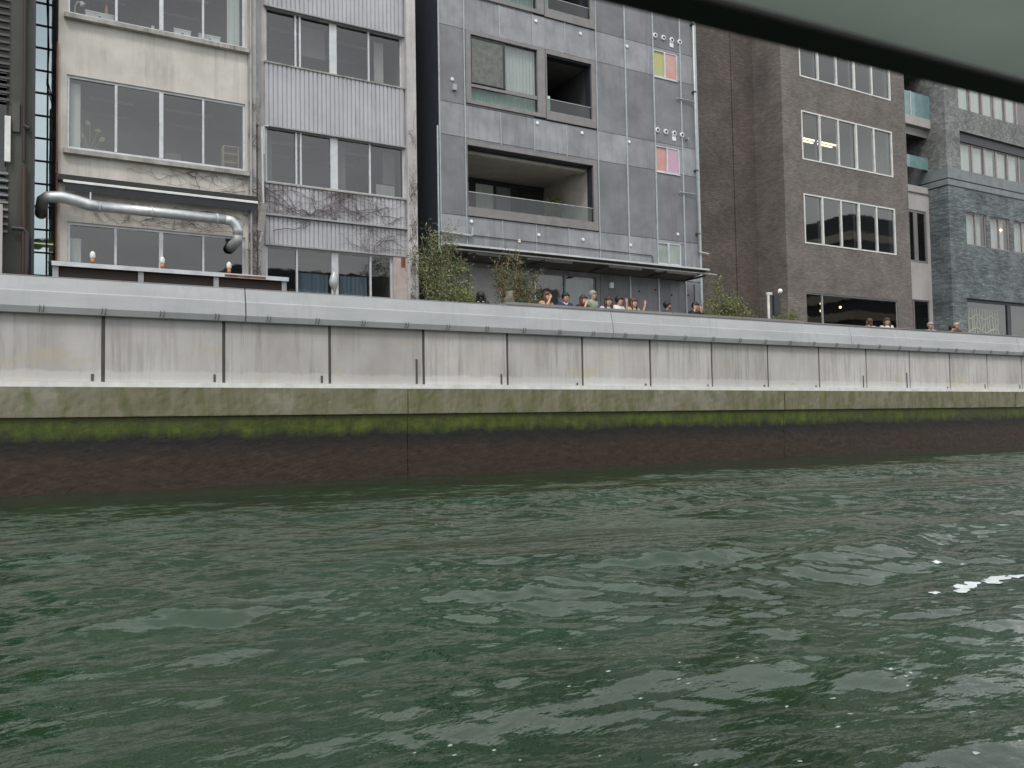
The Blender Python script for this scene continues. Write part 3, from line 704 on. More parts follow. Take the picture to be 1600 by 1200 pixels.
for i in range(len(cols) - 1):
    for j in range(len(rows) - 1):
        for a, e, c, d in clip_panel(cols[i], cols[i + 1], rows[j], rows[j + 1], bigw + smallw):
            MB().box(a + .008, e - .008, Yg, Yg + .03, c + .008, d - .008).build('panel', 'panel_light' if rows[j + 1] - rows[j] < 1.5 else 'panel', b)
for i in range(len(cols) - 1):     # ground-floor cladding, under the canopy
    for a, e, c, d in clip_panel(cols[i], cols[i + 1], 3.47, 6.40, ground + ([(12.33, 14.80, 3.4, 6.27)])):
        MB().box(a + .008, e - .008, Yg, Yg + .03, c, d).build('panel', 'panel', b)
MB().box(12.36, 14.78, Yg + .01, Yg + .03, 3.47, 6.26).build('white_wall_panel', plain('grey_render', (.30, .29, .30), .8), b)
for x in (12.31, 17.515):
    MB().box(x - .02, x + .02, Yg - .03, Yg - .001, 6.5, 18.5).build('batten', 'batten', b)
for x in (18.80, 20.10, 21.40):
    MB().box(x - .028, x + .028, Yg - .03, Yg - .001, 3.5, 18.5).build('batten', 'batten', b)
for x in (13.62, 14.91, 16.21):
    for z0, z1 in ((6.5, 7.87), (10.33, 11.45), (13.96, 15.02)):
        MB().box(x - .014, x + .014, Yg - .02, Yg - .001, z0, z1).build('batten', 'batten', b)
MB().box(11.385, 11.43, Yg - .03, Yg - .001, 3.5, 18.5).build('corner_batten', 'batten', b)
MB().box(22.10, 22.20, Yg - .04, Yg - .001, 3.5, 18.5).build('corner_batten', 'batten', b)
# window surrounds
def surround(x0, x1, z0, z1, ix0, ix1, iz0, iz1, y0=-.05):
    m = MB(); y = Yg + y0; e = Yg + .03
    m.box(x0, x1, y, e, z0, iz0).box(x0, x1, y, e, iz1, z1).box(x0, ix0, y, e, iz0, iz1).box(ix1, x1, y, e, iz0, iz1)
    return m.build('surround', 'framegrey', b)
for dz in (0, 3.54):
    surround(12.35, 15.36, 11.53 + dz, 13.93 + dz, 12.53, 15.06, 11.66 + dz, 13.80 + dz)
    surround(15.385, 17.46, 11.50 + dz, 13.90 + dz, 15.43, 17.28, 11.80 + dz, 13.76 + dz)
    m = MB().box(12.53, 15.06, Yg + .0, Yg + .08, 12.11 + dz, 12.24 + dz)
    fr = m.build('window', 'framegrey', b)
    MB().box(13.75, 15.04, Yg + .05, Yg + .056, 12.24 + dz, 13.79 + dz).build('pane', 'glass', fr)
    MB().box(12.53, 15.04, Yg + .05, Yg + .056, 11.67 + dz, 12.11 + dz).build('pane', 'glass_green', fr)
    s = MB().box(12.53, 13.83, Yg + .0, Yg + .03, 12.20 + dz, 12.27 + dz).box(12.53, 13.83, Yg + .0, Yg + .03, 13.71 + dz, 13.79 + dz).box(12.53, 12.59, Yg, Yg + .03, 12.27 + dz, 13.71 + dz).box(13.75, 13.83, Yg - .0, Yg + .03, 12.27 + dz, 13.71 + dz)
    sf = s.build('screen_frame', 'darkframe', b)
    MB().box(12.59, 13.75, Yg + .012, Yg + .018, 12.27 + dz, 13.71 + dz).build('insect_screen', 'mesh_screen', sf)
    m = MB(); n = 40
    for i in range(n):
        xa, xb = 12.5 + 2.6 * i / n, 12.5 + 2.6 * (i + 1) / n; ya, yb = Yg + .16 + .03 * (i % 2), Yg + .16 + .03 * ((i + 1) % 2)
        m.quad((xa, ya, 11.6 + dz), (xb, yb, 11.6 + dz), (xb, yb, 13.8 + dz), (xa, ya, 13.8 + dz))
    m.build('curtain', 'curtain', fr)
    room(b, 12.4, 15.2, 11.5 + dz, 13.9 + dz, Yg + .26, 2)
    # balcony recess
    room(b, 15.42, 17.27, 11.80 + dz, 13.72 + dz, Yg + .33, 2.6, 'room_dark', 'framegrey', 'balcony_recess')
    bw = MB().box(15.5, 16.6, Yg + 2.86, Yg + 2.90, 11.85 + dz, 13.1 + dz).build('balcony_door', 'darkframe', b)
    MB().box(15.43, 17.28, Yg + .02, Yg + .035, 11.81 + dz, 12.23 + dz).build('balustrade_pane', 'glass_green', b)
    MB().box(15.43, 17.28, Yg + .015, Yg + .04, 12.231 + dz, 12.245 + dz).build('handrail', 'alu', b)
    MB().box(15.44, 15.6, Yg + .05, Yg + .07, 11.82 + dz, 12.35 + dz).build('white_board', 'curtain', b)
surround(12.34, 17.44, 7.89, 10.30, 12.36, 17.27, 8.18, 10.17)
rr_ = room(b, 12.36, 17.27, 8.16, 10.17, Yg + .33, 2.9, 'room_pale', 'room_pale', 'balcony_recess')
gy_ = Yg + 3.12
gd = MB().box(12.37, 17.26, gy_, gy_ + .04, 9.98, 10.16).box(12.40, 12.50, gy_, gy_ + .04, 8.18, 9.98).box(14.05, 14.30, gy_ - .03, gy_ + .04, 8.18, 9.98).box(15.05, 15.17, gy_, gy_ + .04, 8.18, 9.98).box(16.2, 16.26, gy_, gy_ + .04, 8.18, 9.98).build('balcony_window', 'darkframe', b)
MB().box(12.62, 14.05, gy_ + .02, gy_ + .03, 8.18, 9.98).build('curtain', 'curtain', gd)
MB().box(14.30, 15.05, gy_ + .02, gy_ + .03, 8.18, 9.98).build('curtain', 'blind', gd)
MB().box(15.17, 17.26, gy_ + .055, gy_ + .06, 8.18, 9.98).build('pane', 'room_dark', gd)
MB().box(15.17, 15.8, gy_ + .04, gy_ + .05, 8.18, 9.98).build('curtain', plain('grey_curtain', (.25, .28, .27)), gd)
MB().box(12.36, 17.28, Yg + .02, Yg + .035, 8.185, 8.67).build('balustrade_pane', 'glass_green', b)
MB().box(12.36, 17.28, Yg + .015, Yg + .04, 8.671, 8.687).build('handrail', 'alu', b)
MB().box(12.42, 17.2, Yg + .34, Yg + .62, 10.02, 10.12).build('curtain_track_box', 'room_pale', b)
# small coloured windows
for (x0, x1, z0, z1), (ga, gb) in zip(smallw, (('pane_yellow', 'pane_red'), ('pane_red', 'pane_pink'), ('pane_frost', 'pane_frost'))):
    mid = (x0 + x1) / 2 - .03
    f = MB().box(x0, x1, Yg + .0, Yg + .06, z0, z0 + .05).box(x0, x1, Yg + .0, Yg + .06, z1 - .04, z1).box(x0, x0 + .03, Yg, Yg + .06, z0 + .05, z1 - .04)
    f.box(x1 - .04, x1, Yg - .012, Yg + .06, z0 + .05, z1 - .04).box(mid - .025, mid + .03, Yg - .012, Yg + .06, z0 + .05, z1 - .04)
    fo = f.build('window', 'alu', b)
    MB().box(x0 + .03, mid - .025, Yg + .045, Yg + .052, z0 + .05, z1 - .04).build('pane', ga, fo)
    MB().box(mid + .03, x1 - .04, Yg + .02, Yg + .028, z0 + .05, z1 - .04).build('pane', gb, fo)
    MB().box(x0 - .03, x1 + .04, Yg - .035, Yg - .001, z0 - .03, z0 - .002).build('sill', 'alu', b)
# round white sensors and pipe vents
def disc(x, z, r, y0, name, mat, part=b, dep=.03):
    return MB().tube([(x, y0, z), (x, y0 - dep, z), (x, y0 - dep - .01, z)], [r, r, r * .7], 14).build(name, mat, part, smooth=False)
for x, z in ((15.05, 14.81), (16.87, 14.77), (18.91, 14.75), (11.87, 12.20), (15.03, 11.31), (16.85, 11.26), (18.90, 11.26), (12.48, 7.71), (14.24, 7.24), (15.0, 7.52), (16.8, 7.53), (18.85, 7.52), (21.07, 8.13), (11.87, 15.74)):
    disc(x, z, .058, Yg - .001, 'round_cap', 'whitelamp')
MB().box(11.86, 11.98, Yg - .12, Yg - .001, 11.84, 12.02).build('junction_box', 'tubeoff', b)
for z in (15.43, 11.90):
    for k, x in enumerate((20.21, 20.61, 21.01, 21.39)):
        o = disc(x, z, .095, Yg - .001, 'pipe_vent', 'whitelamp', dep=.05)
        MB().tube([(x, Yg - .05, z), (x, Yg - .064, z)], .052, 12).build('vent_hole', 'black', o)
        if k == 2: MB().box(x - .085, x + .085, Yg - .02, Yg - .002, z - .27, z - .06).build('vent_plate', 'whitelamp', b)
MB().tube([(21.59, Yg - .001, 11.76), (21.59, Yg - .15, 11.76)], .045, 8).build('stub_vent', 'alu_dull', b)
MB().tube([(22.0, Yg - .10, 7.54), (22.02, Yg - .10, 18.3)], .032, 8).build('downpipe', 'alu', b, smooth=True)
MB().tube([(22.0, Yg - .10, 7.54), (22.46, Yg - .12, 7.50)], .03, 8).build('downpipe_foot', 'alu', b)
for z in (9.71, 13.25, 16.9): MB().tube([(21.17, Yg - .02, z - .04), (21.2, Yg - .06, z), (22.0, Yg - .09, z)], .022, 6).build('cable_arm', 'batten', b)
for z in (8.2, 10.6, 13.6, 16.2): MB().box(21.94, 22.07, Yg - .14, Yg - .0, z, z + .05).build('pipe_clamp', 'iron', b)
MB().tube([(11.30, Yg - .08, 3.6), (11.30, Yg - .08, 10.6)], .03, 8).build('side_pipe', 'batten', b)
MB().tube([(12.5, Yg - .03, 7.27), (19.8, Yg - .03, 7.23), (19.85, Yg - .03, 7.15), (19.85, Yg - .03, 6.95)], .014, 6).build('conduit', 'iron', b)
MB().tube([(11.3, Yg - .1, 7.26), (12.4, Yg - .1, 7.22), (12.46, Yg - .1, 7.25), (12.46, Yg - .1, 7.5)], .05, 8).build('elbow_pipe', 'batten', b)
# ground floor doors, light box, interior
gw = window(b, 14.82, 17.32, 3.47, 6.28, Yg + .0, [(16.05, .06)], fw=.05, rec=.05, fm='framegrey', gm='glass', depth=3, rm='room', cm='room_dark', zlow=0, zhigh=0)
MB().box(14.80, 14.84, Yg - .03, Yg + .02, 3.5, 5.98).build('door_post', 'white', b)
m = MB()
for i in range(12):
    xa, xb = 14.9 + .093 * i, 14.9 + .093 * (i + 1); ya, yb = Yg + .3 + .05 * (i % 2), Yg + .3 + .05 * ((i + 1) % 2)
    m.quad((xa, ya, 3.5), (xb, yb, 3.5), (xb, yb, 6.22), (xa, ya, 6.22))
m.build('curtain', weathered('brown_drape', (.10, .095, .085), (.22, .20, .175), 6., (1, 1, .02)), gw)
MB().box(16.12, 17.25, Yg + .34, Yg + .35, 3.5, 6.2).build('curtain', weathered('sheer_drape', (.25, .27, .26), (.34, .36, .35), 3., (1, 1, .05)), gw)
for x in (15.3, 15.7, 16.5, 16.8, 17.0):
    MB().tube([(x, Yg + .5, 6.28), (x, Yg + .5, 6.12)], .04, 8).build('ceiling_spot', 'black', b)
MB().box(17.87, 18.02, Yg - .08, Yg - .001, 5.93, 6.12).build('wall_light', 'whitelamp', b)
for x, z in ((19.2, 5.9), (19.95, 6.0), (20.7, 5.85), (21.5, 5.9)): disc(x, z, .03, Yg - .001, 'bolt_cap', 'black')
MB().tube([(21.72, Yg - .1, 3.5), (21.72, Yg - .1, 6.3)], .025, 6).build('ground_pipe', 'darkframe', b)
# canopy
can = MB().prism([(22.6, 6.60), (22.6, 6.655), (Yg - .01, 6.50), (Yg - .01, 6.42)], 11.0, 21.4).build('canopy', weathered('canopy_underside', (.07, .065, .058), (.11, .10, .09), 2.), b)
MB().box(10.98, 21.42, 22.54, 22.598, 6.61, 6.665).build('edge_trim', 'alu', can)
MB().tube([(11.3, 22.66, 6.52), (21.85, 22.66, 6.50)], .028, 8).build('canopy_rail', 'tubeoff', can)
for x0, x1 in ((11.9, 13.0), (14.0, 15.7), (17.2, 18.6), (19.2, 21.1)):
    MB().box(x0, x1, 22.86, 22.94, 6.46, 6.52).build('tube_light', 'tubeoff', can)
for x in (12.0, 14.5, 17.0, 19.5, 21.3): MB().box(x, x + .06, 22.6, Yg - .02, 6.40, 6.46).build('canopy_beam', 'iron', can)
# plant on the balcony
def leafball(name, center, rad, n, size, mats, seed, parent=None, sc=(1, 1, 1)):
    R = random.Random(seed); m = MB()
    for i in range(n):
        while True:
            p = Vector((R.uniform(-1, 1), R.uniform(-1, 1), R.uniform(-1, 1)))
            if p.length < 1: break
        c = Vector(center) + Vector((p.x * rad * sc[0], p.y * rad * sc[1], p.z * rad * sc[2]))
        add_leaf(m, R, c, size * R.uniform(.6, 1.4), R.randrange(len(mats)))
    return m.build(name, mats, parent)
def add_leaf(m, R, c, s, mi, direction=None, slim=.35):
    d = direction or Vector((R.gauss(0, 1), R.gauss(0, 1), R.gauss(0, 1))).normalized()
    e = d.cross(Vector((R.gauss(0, 1), R.gauss(0, 1), R.gauss(0, 1)))).normalized()
    m.quad(tuple(c), tuple(c + d * s * .5 + e * s * slim * .5), tuple(c + d * s), tuple(c + d * s * .5 - e * s * slim * .5), mi)
pb = empty('balcony_plant', (16.9, Yg + 1.2, 8.3), 'leafy green plant at the right end of lower balcony', 'plant')
MB().tube([(16.95, Yg + 2.0, 8.19), (16.95, Yg + 2.0, 8.75)], [.14, .18], 10).build('pot', 'pale', pb)
leafball('foliage', (16.95, Yg + 2.0, 9.15), .40, 500, .12, ['leaf4', 'leaf1'], 3, pb)

# ============================================================ dark building far left and glass stair tower in the gap
Yd = 22.8
b = empty('dark_building', (-3, Yd, 3.45), 'dark brown grey building cut by the left edge with pipes and louvres', 'building')
dm = weathered('dark_render', (.055, .055, .048), (.10, .10, .085), .7, rough=.8, streak=(.04, .035, .03), streak_amt=.6)
facade('wall', b, -9, .34, 3.45, 17, Yd, [(-1.2, -.20, 6.6, 9.8)], dm, .2)
window(b, -1.2, -.20, 6.6, 9.8, Yd, [(-.7, .05)], fm='darkframe', gm='glass_dark', rm='room_dark')
for i, z in enumerate(np.arange(9.0, 11.4, .17)): MB().box(-1.4, -.20, Yd - .06, Yd - .003, z, z + .05).build('louvre', 'iron', b)
for i, z in enumerate(np.arange(5.9, 7.3, .17)): MB().box(-1.4, -.20, Yd - .06, Yd - .003, z, z + .05).build('louvre', 'framegrey', b)
MB().box(-.28, -.16, Yd - .14, Yd - .063, 7.55, 8.62).build('vertical_sign', 'white', b)
MB().box(-.9, -.30, Yd - .5, Yd - .15, 4.6, 6.45).build('white_cabinet', 'pale', b)
MB().tube([(.11, Yd - .08, 7.6), (.12, Yd - .08, 14)], .035, 8).tube([(.11, Yd - .08, 8.45), (.22, Yd - .1, 8.4)], .05, 8).build('dark_pipe', plain('brown_pipe', (.035, .02, .018)), b)
MB().tube([(.12, Yd - .1, 3.6), (.12, Yd - .1, 7.5)], .045, 8).build('dark_pipe', plain('red_brown_pipe', (.07, .03, .022)), b)
MB().tube([(-.12, Yd - .12, 6.0), (.12, Yd - .12, 6.0), (.19, Yd - .12, 5.9), (.19, Yd - .12, 4.6)], .05, 8).build('elbow_pipe', 'darkframe', b)
MB().box(.27, .338, Yd - .06, Yd - .003, 3.5, 17).build('corner_strip', 'darkframe', b)
MB().box(-.14, .02, Yd - .05, Yd - .003, 8.3, 9.0).build('cover_box', 'iron', b)

b = empty('glass_tower', (.4, 26, 3.45), 'glazed stair tower with dark grid in the gap left of stucco building', 'building')
g = MB().box(-1.0, 1.5, 26.2, 26.25, 3.45, 16)
zs_ = [3.6 + .624 * i for i in range(20)]; xs_ = [-.95, -.1, .68, 1.45]
MB().box(-1.2, 1.7, 26.3, 31, 3.45, 16).build('core', 'pale', b)
m = MB()
for z in zs_: m.box(-1.0, 1.5, 26.0, 26.09, z - .022, z + .022)
m.build('transom', 'darkframe', b)
for x in xs_: MB().box(x - .022, x + .022, 25.985, 26.09, 3.5, 15.6).build('mullion', 'darkframe', b)
pp = None
for i in range(3):
    for z in zs_[:-1]:
        MB().box(xs_[i] + .023, xs_[i + 1] - .023, 26.03, 26.04, z + .023, z + .601).build('pane', 'glass_sky', b)
MB().tube([(.62, 25.9, 14), (.70, 25.85, 11.6), (.66, 25.85, 10.8), (.78, 25.85, 10.3), (.84, 25.85, 10.2)], .018, 6).build('cable', 'black', b)
for z in (6.35, 6.12): MB().box(.3, 1.0, 26.12, 26.15, z, z + .03).build('strip_lamp', 'tube', b)

# ============================================================ brown brick building
Yb = 23.8
b = empty('brick_building', (30, Yb, 3.45), 'taupe brick office building with white framed window bands', 'building')
H = [(27.90, 33.78, 15.40, 17.5), (27.91, 33.76, 11.92, 13.98), (27.90, 33.78, 8.43, 10.50), (27.88, 33.76, 3.9, 6.40)]
facade('wall', b, 26.80, 34.79, 3.45, 19, Yb, H, 'brick', .22, back=10)
facade('set_back_wall', b, 22.24, 26.80, 3.45, 19, Yb + 1.5, [], 'brick_dark', .2, back=8, sides=False)
MB().box(25.5, 25.62, Yb + 1.44, Yb + 1.499, 3.45, 19).build('pilaster_rib', 'brick_dark', b)
MUb = [(29.02, .07), (30.17, .07), (31.33, .09), (32.50, .07)]
for i, h in enumerate(H[:3]):
    wv = window(b, *h, Yb, MUb, rec=-.02, fw=.055, fd=.10, fm='white', gm='glass', rx=.02, rm='room_dark' if i != 1 else 'room', depth=4)
    for mx_ in (28.85, 31.10, 33.5):
        MB().box(mx_ - .04, mx_ + .10, Yb + .085, Yb + .1, h[2] + .06, h[3] - .06).build('dark_stile', 'darkframe', wv)
    if i == 1:
        for k, (xa, xb) in enumerate(((28.0, 28.9), (29.15, 30.35), (30.6, 31.6))):
            for dy in (0, .25): MB().box(xa, xb, Yb + 1.2 + dy, Yb + 1.26 + dy, 13.38, 13.43).build('ceiling_tube', 'tube', wv)
gwin = window(b, *H[3], Yb, [(28.88, .06)], rec=.05, fw=.05, fm='alu_dull', gm='glass_dark', depth=5, rm='room_dark', zlow=.4)
for x, z in ((28.71, 5.93), (28.69, 5.65), (29.83, 6.13), (29.81, 5.82), (31.06, 6.04)):
    MB().tube([(x, Yb + .9, z + .10), (x, Yb + .9, 6.5)], .008, 5).build('pendant_cord', 'black', gwin)
    MB().ball((x, Yb + .9, z + .03), .06).build('pendant_bulb', 'bulb', gwin, smooth=True)

# ============================================================ narrow pale building
Yn = 24.8
b = empty('narrow_building', (36.2, Yn, 3.45), 'narrow pale infill building with teal glass balconies between brick and slate', 'building')
H = [(34.9, 37.60, 8.50, 11.02), (35.5, 37.57, 3.5, 6.74), (34.85, 37.86, 13.6, 14.35, .1), (34.85, 37.86, 15.9, 18.2, .1)]
facade('wall', b, 34.80, 37.88, 3.45, 19, Yn, [H[0], H[1], (34.85, 37.86, 12.2, 14.95, .02), (34.85, 37.86, 15.02, 18.4, .02)], 'pale', .15, back=8, sides=False)
window(b, *H[0], Yn, [(35.9, .5), (36.75, .28)], rec=.03, fw=.12, fm='framegrey', gm='glass_dark', rm='room_dark')
window(b, *H[1], Yn, [(36.4, .08)], rec=.04, fw=.06, fm='framegrey', gm='glass_dark', rm='room_dark')
for z in (12.2, 15.02):
    room(b, 34.86, 37.85, z, z + 2.7, Yn + .03, 2, 'room_dark', 'framegrey', 'balcony_recess')
MB().box(34.82, 37.86, Yn - .25, Yn - .003, 15.01, 15.44).build('balcony_slab', 'pale', b)
MB().box(34.82, 37.87, Yn - .06, Yn - .003, 14.6, 15.0).build('balcony_beam', 'framegrey', b)
teal = tintpane('teal_frosted_glass', (.15, .25, .26), (.22, .33, .34))
MB().box(34.9, 37.84, Yn - .24, Yn - .22, 15.45, 16.58).build('balustrade_pane', teal, b)
MB().box(36.30, 36.36, Yn - .26, Yn - .2, 15.45, 16.6).build('balustrade_post', 'alu', b)
MB().box(34.9, 37.84, Yn - .05, Yn - .03, 13.03, 13.62).build('balustrade_pane', teal, b)
MB().box(34.82, 37.86, Yn - .06, Yn - .003, 11.84, 11.88).build('joint', 'framegrey', b)

# ============================================================ slate building
b = empty('slate_building', (43, Yb, 3.45), 'dark slate stone building at the right edge with pale window bands', 'building')
H = [(38.90, 47.5, 12.96, 14.88), (38.90, 47.5, 15.97, 18.0), (39.14, 40.82, 9.40, 11.0), (41.12, 42.80, 9.38, 10.98), (43.14, 44.82, 9.38, 10.98), (45.1, 46.8, 9.38, 10.98), (38.93, 47.0, 3.5, 6.82)]
facade('wall', b, 37.80, 56, 3.45, 12.08, Yb, [h for h in H if h[3] < 12], 'slate', .3, back=9)
facade('upper_wall', b, 37.80, 56, 12.96, 19.5, Yb, [(38.90, 47.5, 12.961, 14.88), H[1]], 'slate_rough', .3, back=9)
MB().box(37.76, 56, Yb - .05, Yb + 4, 12.45, 12.955).build('stone_band', 'band', b)
MB().box(37.79, 56, Yb - .015, Yb + 4, 12.40, 12.449).build('band_joint', 'darkframe', b)
MB().box(37.77, 56, Yb - .03, Yb + 4, 12.13, 12.399).build('stone_band', 'band', b)
MB().box(37.79, 56, Yb - .01, Yb + 4, 12.081, 12.129).build('band_joint', 'darkframe', b)
rosy = plain('rosy_frame', (.33, .27, .27), .5)
for zz, z0, z1 in ((0, 12.99, 14.42), (1, 15.97, 17.6)):
    ms = [(39.17 + 1.01 * i, .10) for i in range(8)]
    wv = window(b, 38.92, 47.45, z0, z1, Yb, ms, rec=.2, fw=.05, fm=rosy, gm='glass', depth=2, rx=0, zlow=.02, zhigh=.3)
    for i in range(5):
        x0 = 39.22 + 1.01 * i
        MB().box(x0 + .01, x0 + .90, Yb + .34, Yb + .35, z0 + .03 + .05 * (i % 3), z1 - .02).build('blind', 'blind', wv)
    MB().box(38.93, 39.1, Yb + .34, Yb + .35, z0 + .03, z1 - .02).build('blind', 'blind', wv)
MB().box(38.92, 47.45, Yb + .12, Yb + .29, 14.43, 14.86).build('lintel_recess', 'darkframe', b)
for h in H[2:6]:
    mid = (h[0] + h[1]) / 2
    wv = window(b, *h, Yb, [(mid, .07)], rec=.06, fw=.06, fm=rosy, gm='glass', depth=2, rx=0, zlow=0, zhigh=0)
    MB().box(h[0] + .07, h[1] - .07, Yb + .30, Yb + .31, h[2] + .05, h[3] - .05).build('blind', 'blind', wv)
MB().box(42.3, 42.55, Yb + .26, Yb + .28, 10.45, 10.5).build('ceiling_light', 'bulb', wv)
gwin = window(b, *H[6], Yb, [(42.6, .30)], rec=.12, fw=.14, fm='darkframe', gm='glass', depth=4, rm='room_dark', zlow=0)
# pale curved lattice seen through the shop glass
ly = Yb + .6; m = MB(); gold = plain('pale_gold_lattice', (.55, .55, .33), .5)
for i in range(16):
    x = 39.15 + i * .22; R = random.Random(i)
    m.tube([(x + R.uniform(-.06, .06), ly, z) for z in np.linspace(4.8, 6.5, 7)], .028, 5)
m.tube([(39.1 + i * .17, ly - .05, 6.05 + .1 * math.sin(i * .9)) for i in range(20)], .035, 5)
m.tube([(39.1 + i * .17, ly - .05, 5.4 + .1 * math.sin(i * .7 + 2)) for i in range(20)], .035, 5)
o = m.build('lattice_screen', gold); tag(o, 'pale gold curved lattice screen inside the slate building shop window', 'screen')

# ============================================================ terrace counter, rail, posts
ct = empty('terrace_counter', (17, 20.1, 4.5), 'weathered grey timber counter running along the top of the flood wall', 'counter')
for i, x in enumerate(np.arange(11.4, 23.0, 2.9)):
    o = MB().box(x + .01, min(x + 2.89, 23.0), 19.74, 20.32, 4.475, 4.55).build('board', 'timber', ct)
    MB().box(x + .01, min(x + 2.89, 23.0), 19.77, 20.30, 4.445, 4.474).build('bearer', 'black', ct)
rl = empty('deck_rail', (35, 20.0, 4.5), 'dark flat rail on the wall coping before the brick and slate buildings', 'rail')
for x in np.arange(23.1, 60, 4.1):
    MB().box(x, x + 4.08, 19.85, 20.05, 4.50, 4.53).build('rail_board', 'timber', rl)
    MB().box(x, x + 4.08, 19.87, 20.02, 4.457, 4.499).build('bearer', 'black', rl)
o = MB().tube([(22.66, 21, 3.45), (22.66, 21, 5.62)], .045, 8).box(22.60, 22.82, 20.96, 21.04, 5.60, 5.68).build('white_post', 'white'); tag(o, 'short white post with a cap beside the brick corner', 'post')
o = empty('security_camera', (23.3, 21, 3.45), 'white dome security camera on a thin dark pole by the brick corner', 'camera')
MB().tube([(23.27, 21, 3.45), (23.27, 21, 5.66)], .012, 6).build('pole', 'iron', o)
MB().tube([(23.27, 21, 5.66), (23.12, 20.95, 5.70)], .02, 6).build('arm', 'white', o)
MB().ball((23.2, 20.95, 5.75), .085).build('dome', 'whitelamp', o, smooth=True)
MB().box(22.95, 23.22, 21.0, 21.1, 4.9, 5.6).build('control_box', 'darkframe', o)

# ============================================================ plants
def plant(name, label, cat, base, stems, nleaf, lsize, mats, seed, trunkmat='bark', droop=0., spread=.16, slim=.3, r0=.03, group=None):
    """stems: list of end points relative to base with optional sideways bend; leaves cluster along twigs"""
    R = random.Random(seed); e = empty(name, base, label, cat, group); B = Vector(base)
    w_ = MB(); lv = MB(); tips = []
    for s in stems:
        end = B + Vector(s); mid = B + Vector(s) * .5 + Vector((R.uniform(-.12, .12), R.uniform(-.1, .1), .05 * len(s)))
        pts = [B + Vector((R.uniform(-.04, .04), R.uniform(-.04, .04), 0)), B.lerp(mid, .5), mid, mid.lerp(end, .5) + Vector((R.uniform(-.05, .05), 0, .03)), end]
        w_.tube(pts, [r0, r0 * .8, r0 * .6, r0 * .4, r0 * .15], 6)
        for k in range(14):
            t = R.uniform(.35, 1.); i = min(3, int(t * 4)); p = pts[i].lerp(pts[i + 1], t * 4 - i)
            d = Vector((R.gauss(0, 1), R.gauss(0, 1), R.gauss(.3, .8))).normalized() * R.uniform(.12, .38)
            q = p + d; q.z -= droop * R.random(); w_.tube([p, p.lerp(q, .5) + Vector((0, 0, .03)), q], [.007, .005, .003], 4, caps=False); tips.append((p, q))
    wt = [R.random() ** 2 + .15 for _ in tips]
    for i in range(nleaf):
        a, q = R.choices(tips, wt)[0]; c = a.lerp(q, R.uniform(.2, 1.15)) + Vector((R.gauss(0, spread), R.gauss(0, spread), R.gauss(0, spread))) * .45
        mi = R.choices(range(len(mats)), [3, 3, 2, 1, 1][:len(mats)])[0]
        add_leaf(lv, R, c, lsize * R.uniform(.6, 1.4), mi, None, slim)
    w_.build('trunk', trunkmat, e); lv.build('foliage', list(mats), e); return e
plant('shrub', 'large pale green feathery shrub at the left corner of zinc building', 'shrub', (10.55, 21.7, 3.45),
      [(-.75, 0, 3.1), (-.5, .1, 3.45), (-.1, -.1, 3.3), (.25, .1, 3.25), (.5, 0, 2.8), (.75, .1, 2.2), (-.6, .1, 2.3), (.1, 0, 2.6), (-.25, .1, 2.7), (.9, 0, 1.8), (-.85, 0, 2.7), (.6, .1, 1.6)],
      8500, .10, ['leaf1', 'leaf2', 'leaf0', 'leaf3'], 21, droop=.3, spread=.30, slim=.2)
plant('shrub', 'low yellow green shrub at the foot of the feathery shrub', 'shrub', (11.25, 21.3, 3.9),
      [(-.3, 0, 1.0), (.1, 0, 1.15), (.35, 0, .8), (-.1, 0, .8), (-.55, 0, 1.1)], 1800, .07, ['leaf1', 'leaf4', 'leaf2'], 22, spread=.2)
plant('olive_tree', 'slender tree with orange bark and grey green leaves under the canopy', 'tree', (12.35, 21.4, 3.9),
      [(-.35, 0, 1.9), (.1, 0, 2.3), (.45, 0, 2.45), (.7, .1, 1.9), (.95, 0, 1.6), (-.15, 0, 2.1), (.8, 0, 1.3), (.5, 0, 1.8)],
      3400, .085, ['leaf3', 'leaf0', 'leaf1', 'leaf_red'], 23, 'bark_orange', spread=.22)
plant('shrub', 'small olive shrub between the slender tree and red haired woman', 'shrub', (12.95, 21.3, 3.9),
      [(-.2, 0, 1.2), (.1, 0, 1.3), (.3, 0, 1.0), (0, 0, .9)], 1500, .06, ['leaf0', 'leaf1', 'leaf4'], 24, spread=.18)
plant('shrub', 'loose green shrub before the brick wall right of the black shirted man', 'shrub', (20.8, 21.1, 3.9),
      [(-.7, 0, 1.9), (-.5, 0, 2.0), (-.9, 0, 1.2), (-.2, 0, 1.5), (.3, 0, 1.5), (.8, 0, 1.3), (1.1, 0, 1.0), (0, 0, 1.1), (.6, 0, 1.0), (-1.1, 0, .9), (.2, 0, 1.3)],
      4000, .085, ['leaf1', 'leaf0', 'leaf4', 'leaf2'], 25, spread=.26)
plant('shrub', 'low spiky green plant beneath the security camera pole', 'shrub', (23.5, 20.8, 4.0),
      [(-.4, 0, .85), (0, 0, 1.0), (.3, 0, .9), (.5, 0, .7), (-.7, 0, .7)], 1300, .09, ['leaf0', 'leaf1', 'leaf4'], 26, spread=.15, slim=.15)
o = MB().tube([(12.28, 20.9, 4.2), (12.2, 20.9, 4.55), (12.1, 20.85, 4.8), (12.15, 20.85, 4.98), (12.25, 20.85, 5.05)], [.22, .2, .15, .09, .03], 9).build('sack', 'tarp', smooth=True)
tag(o, 'olive cloth sack slumped at the foot of the slender tree', 'sack')

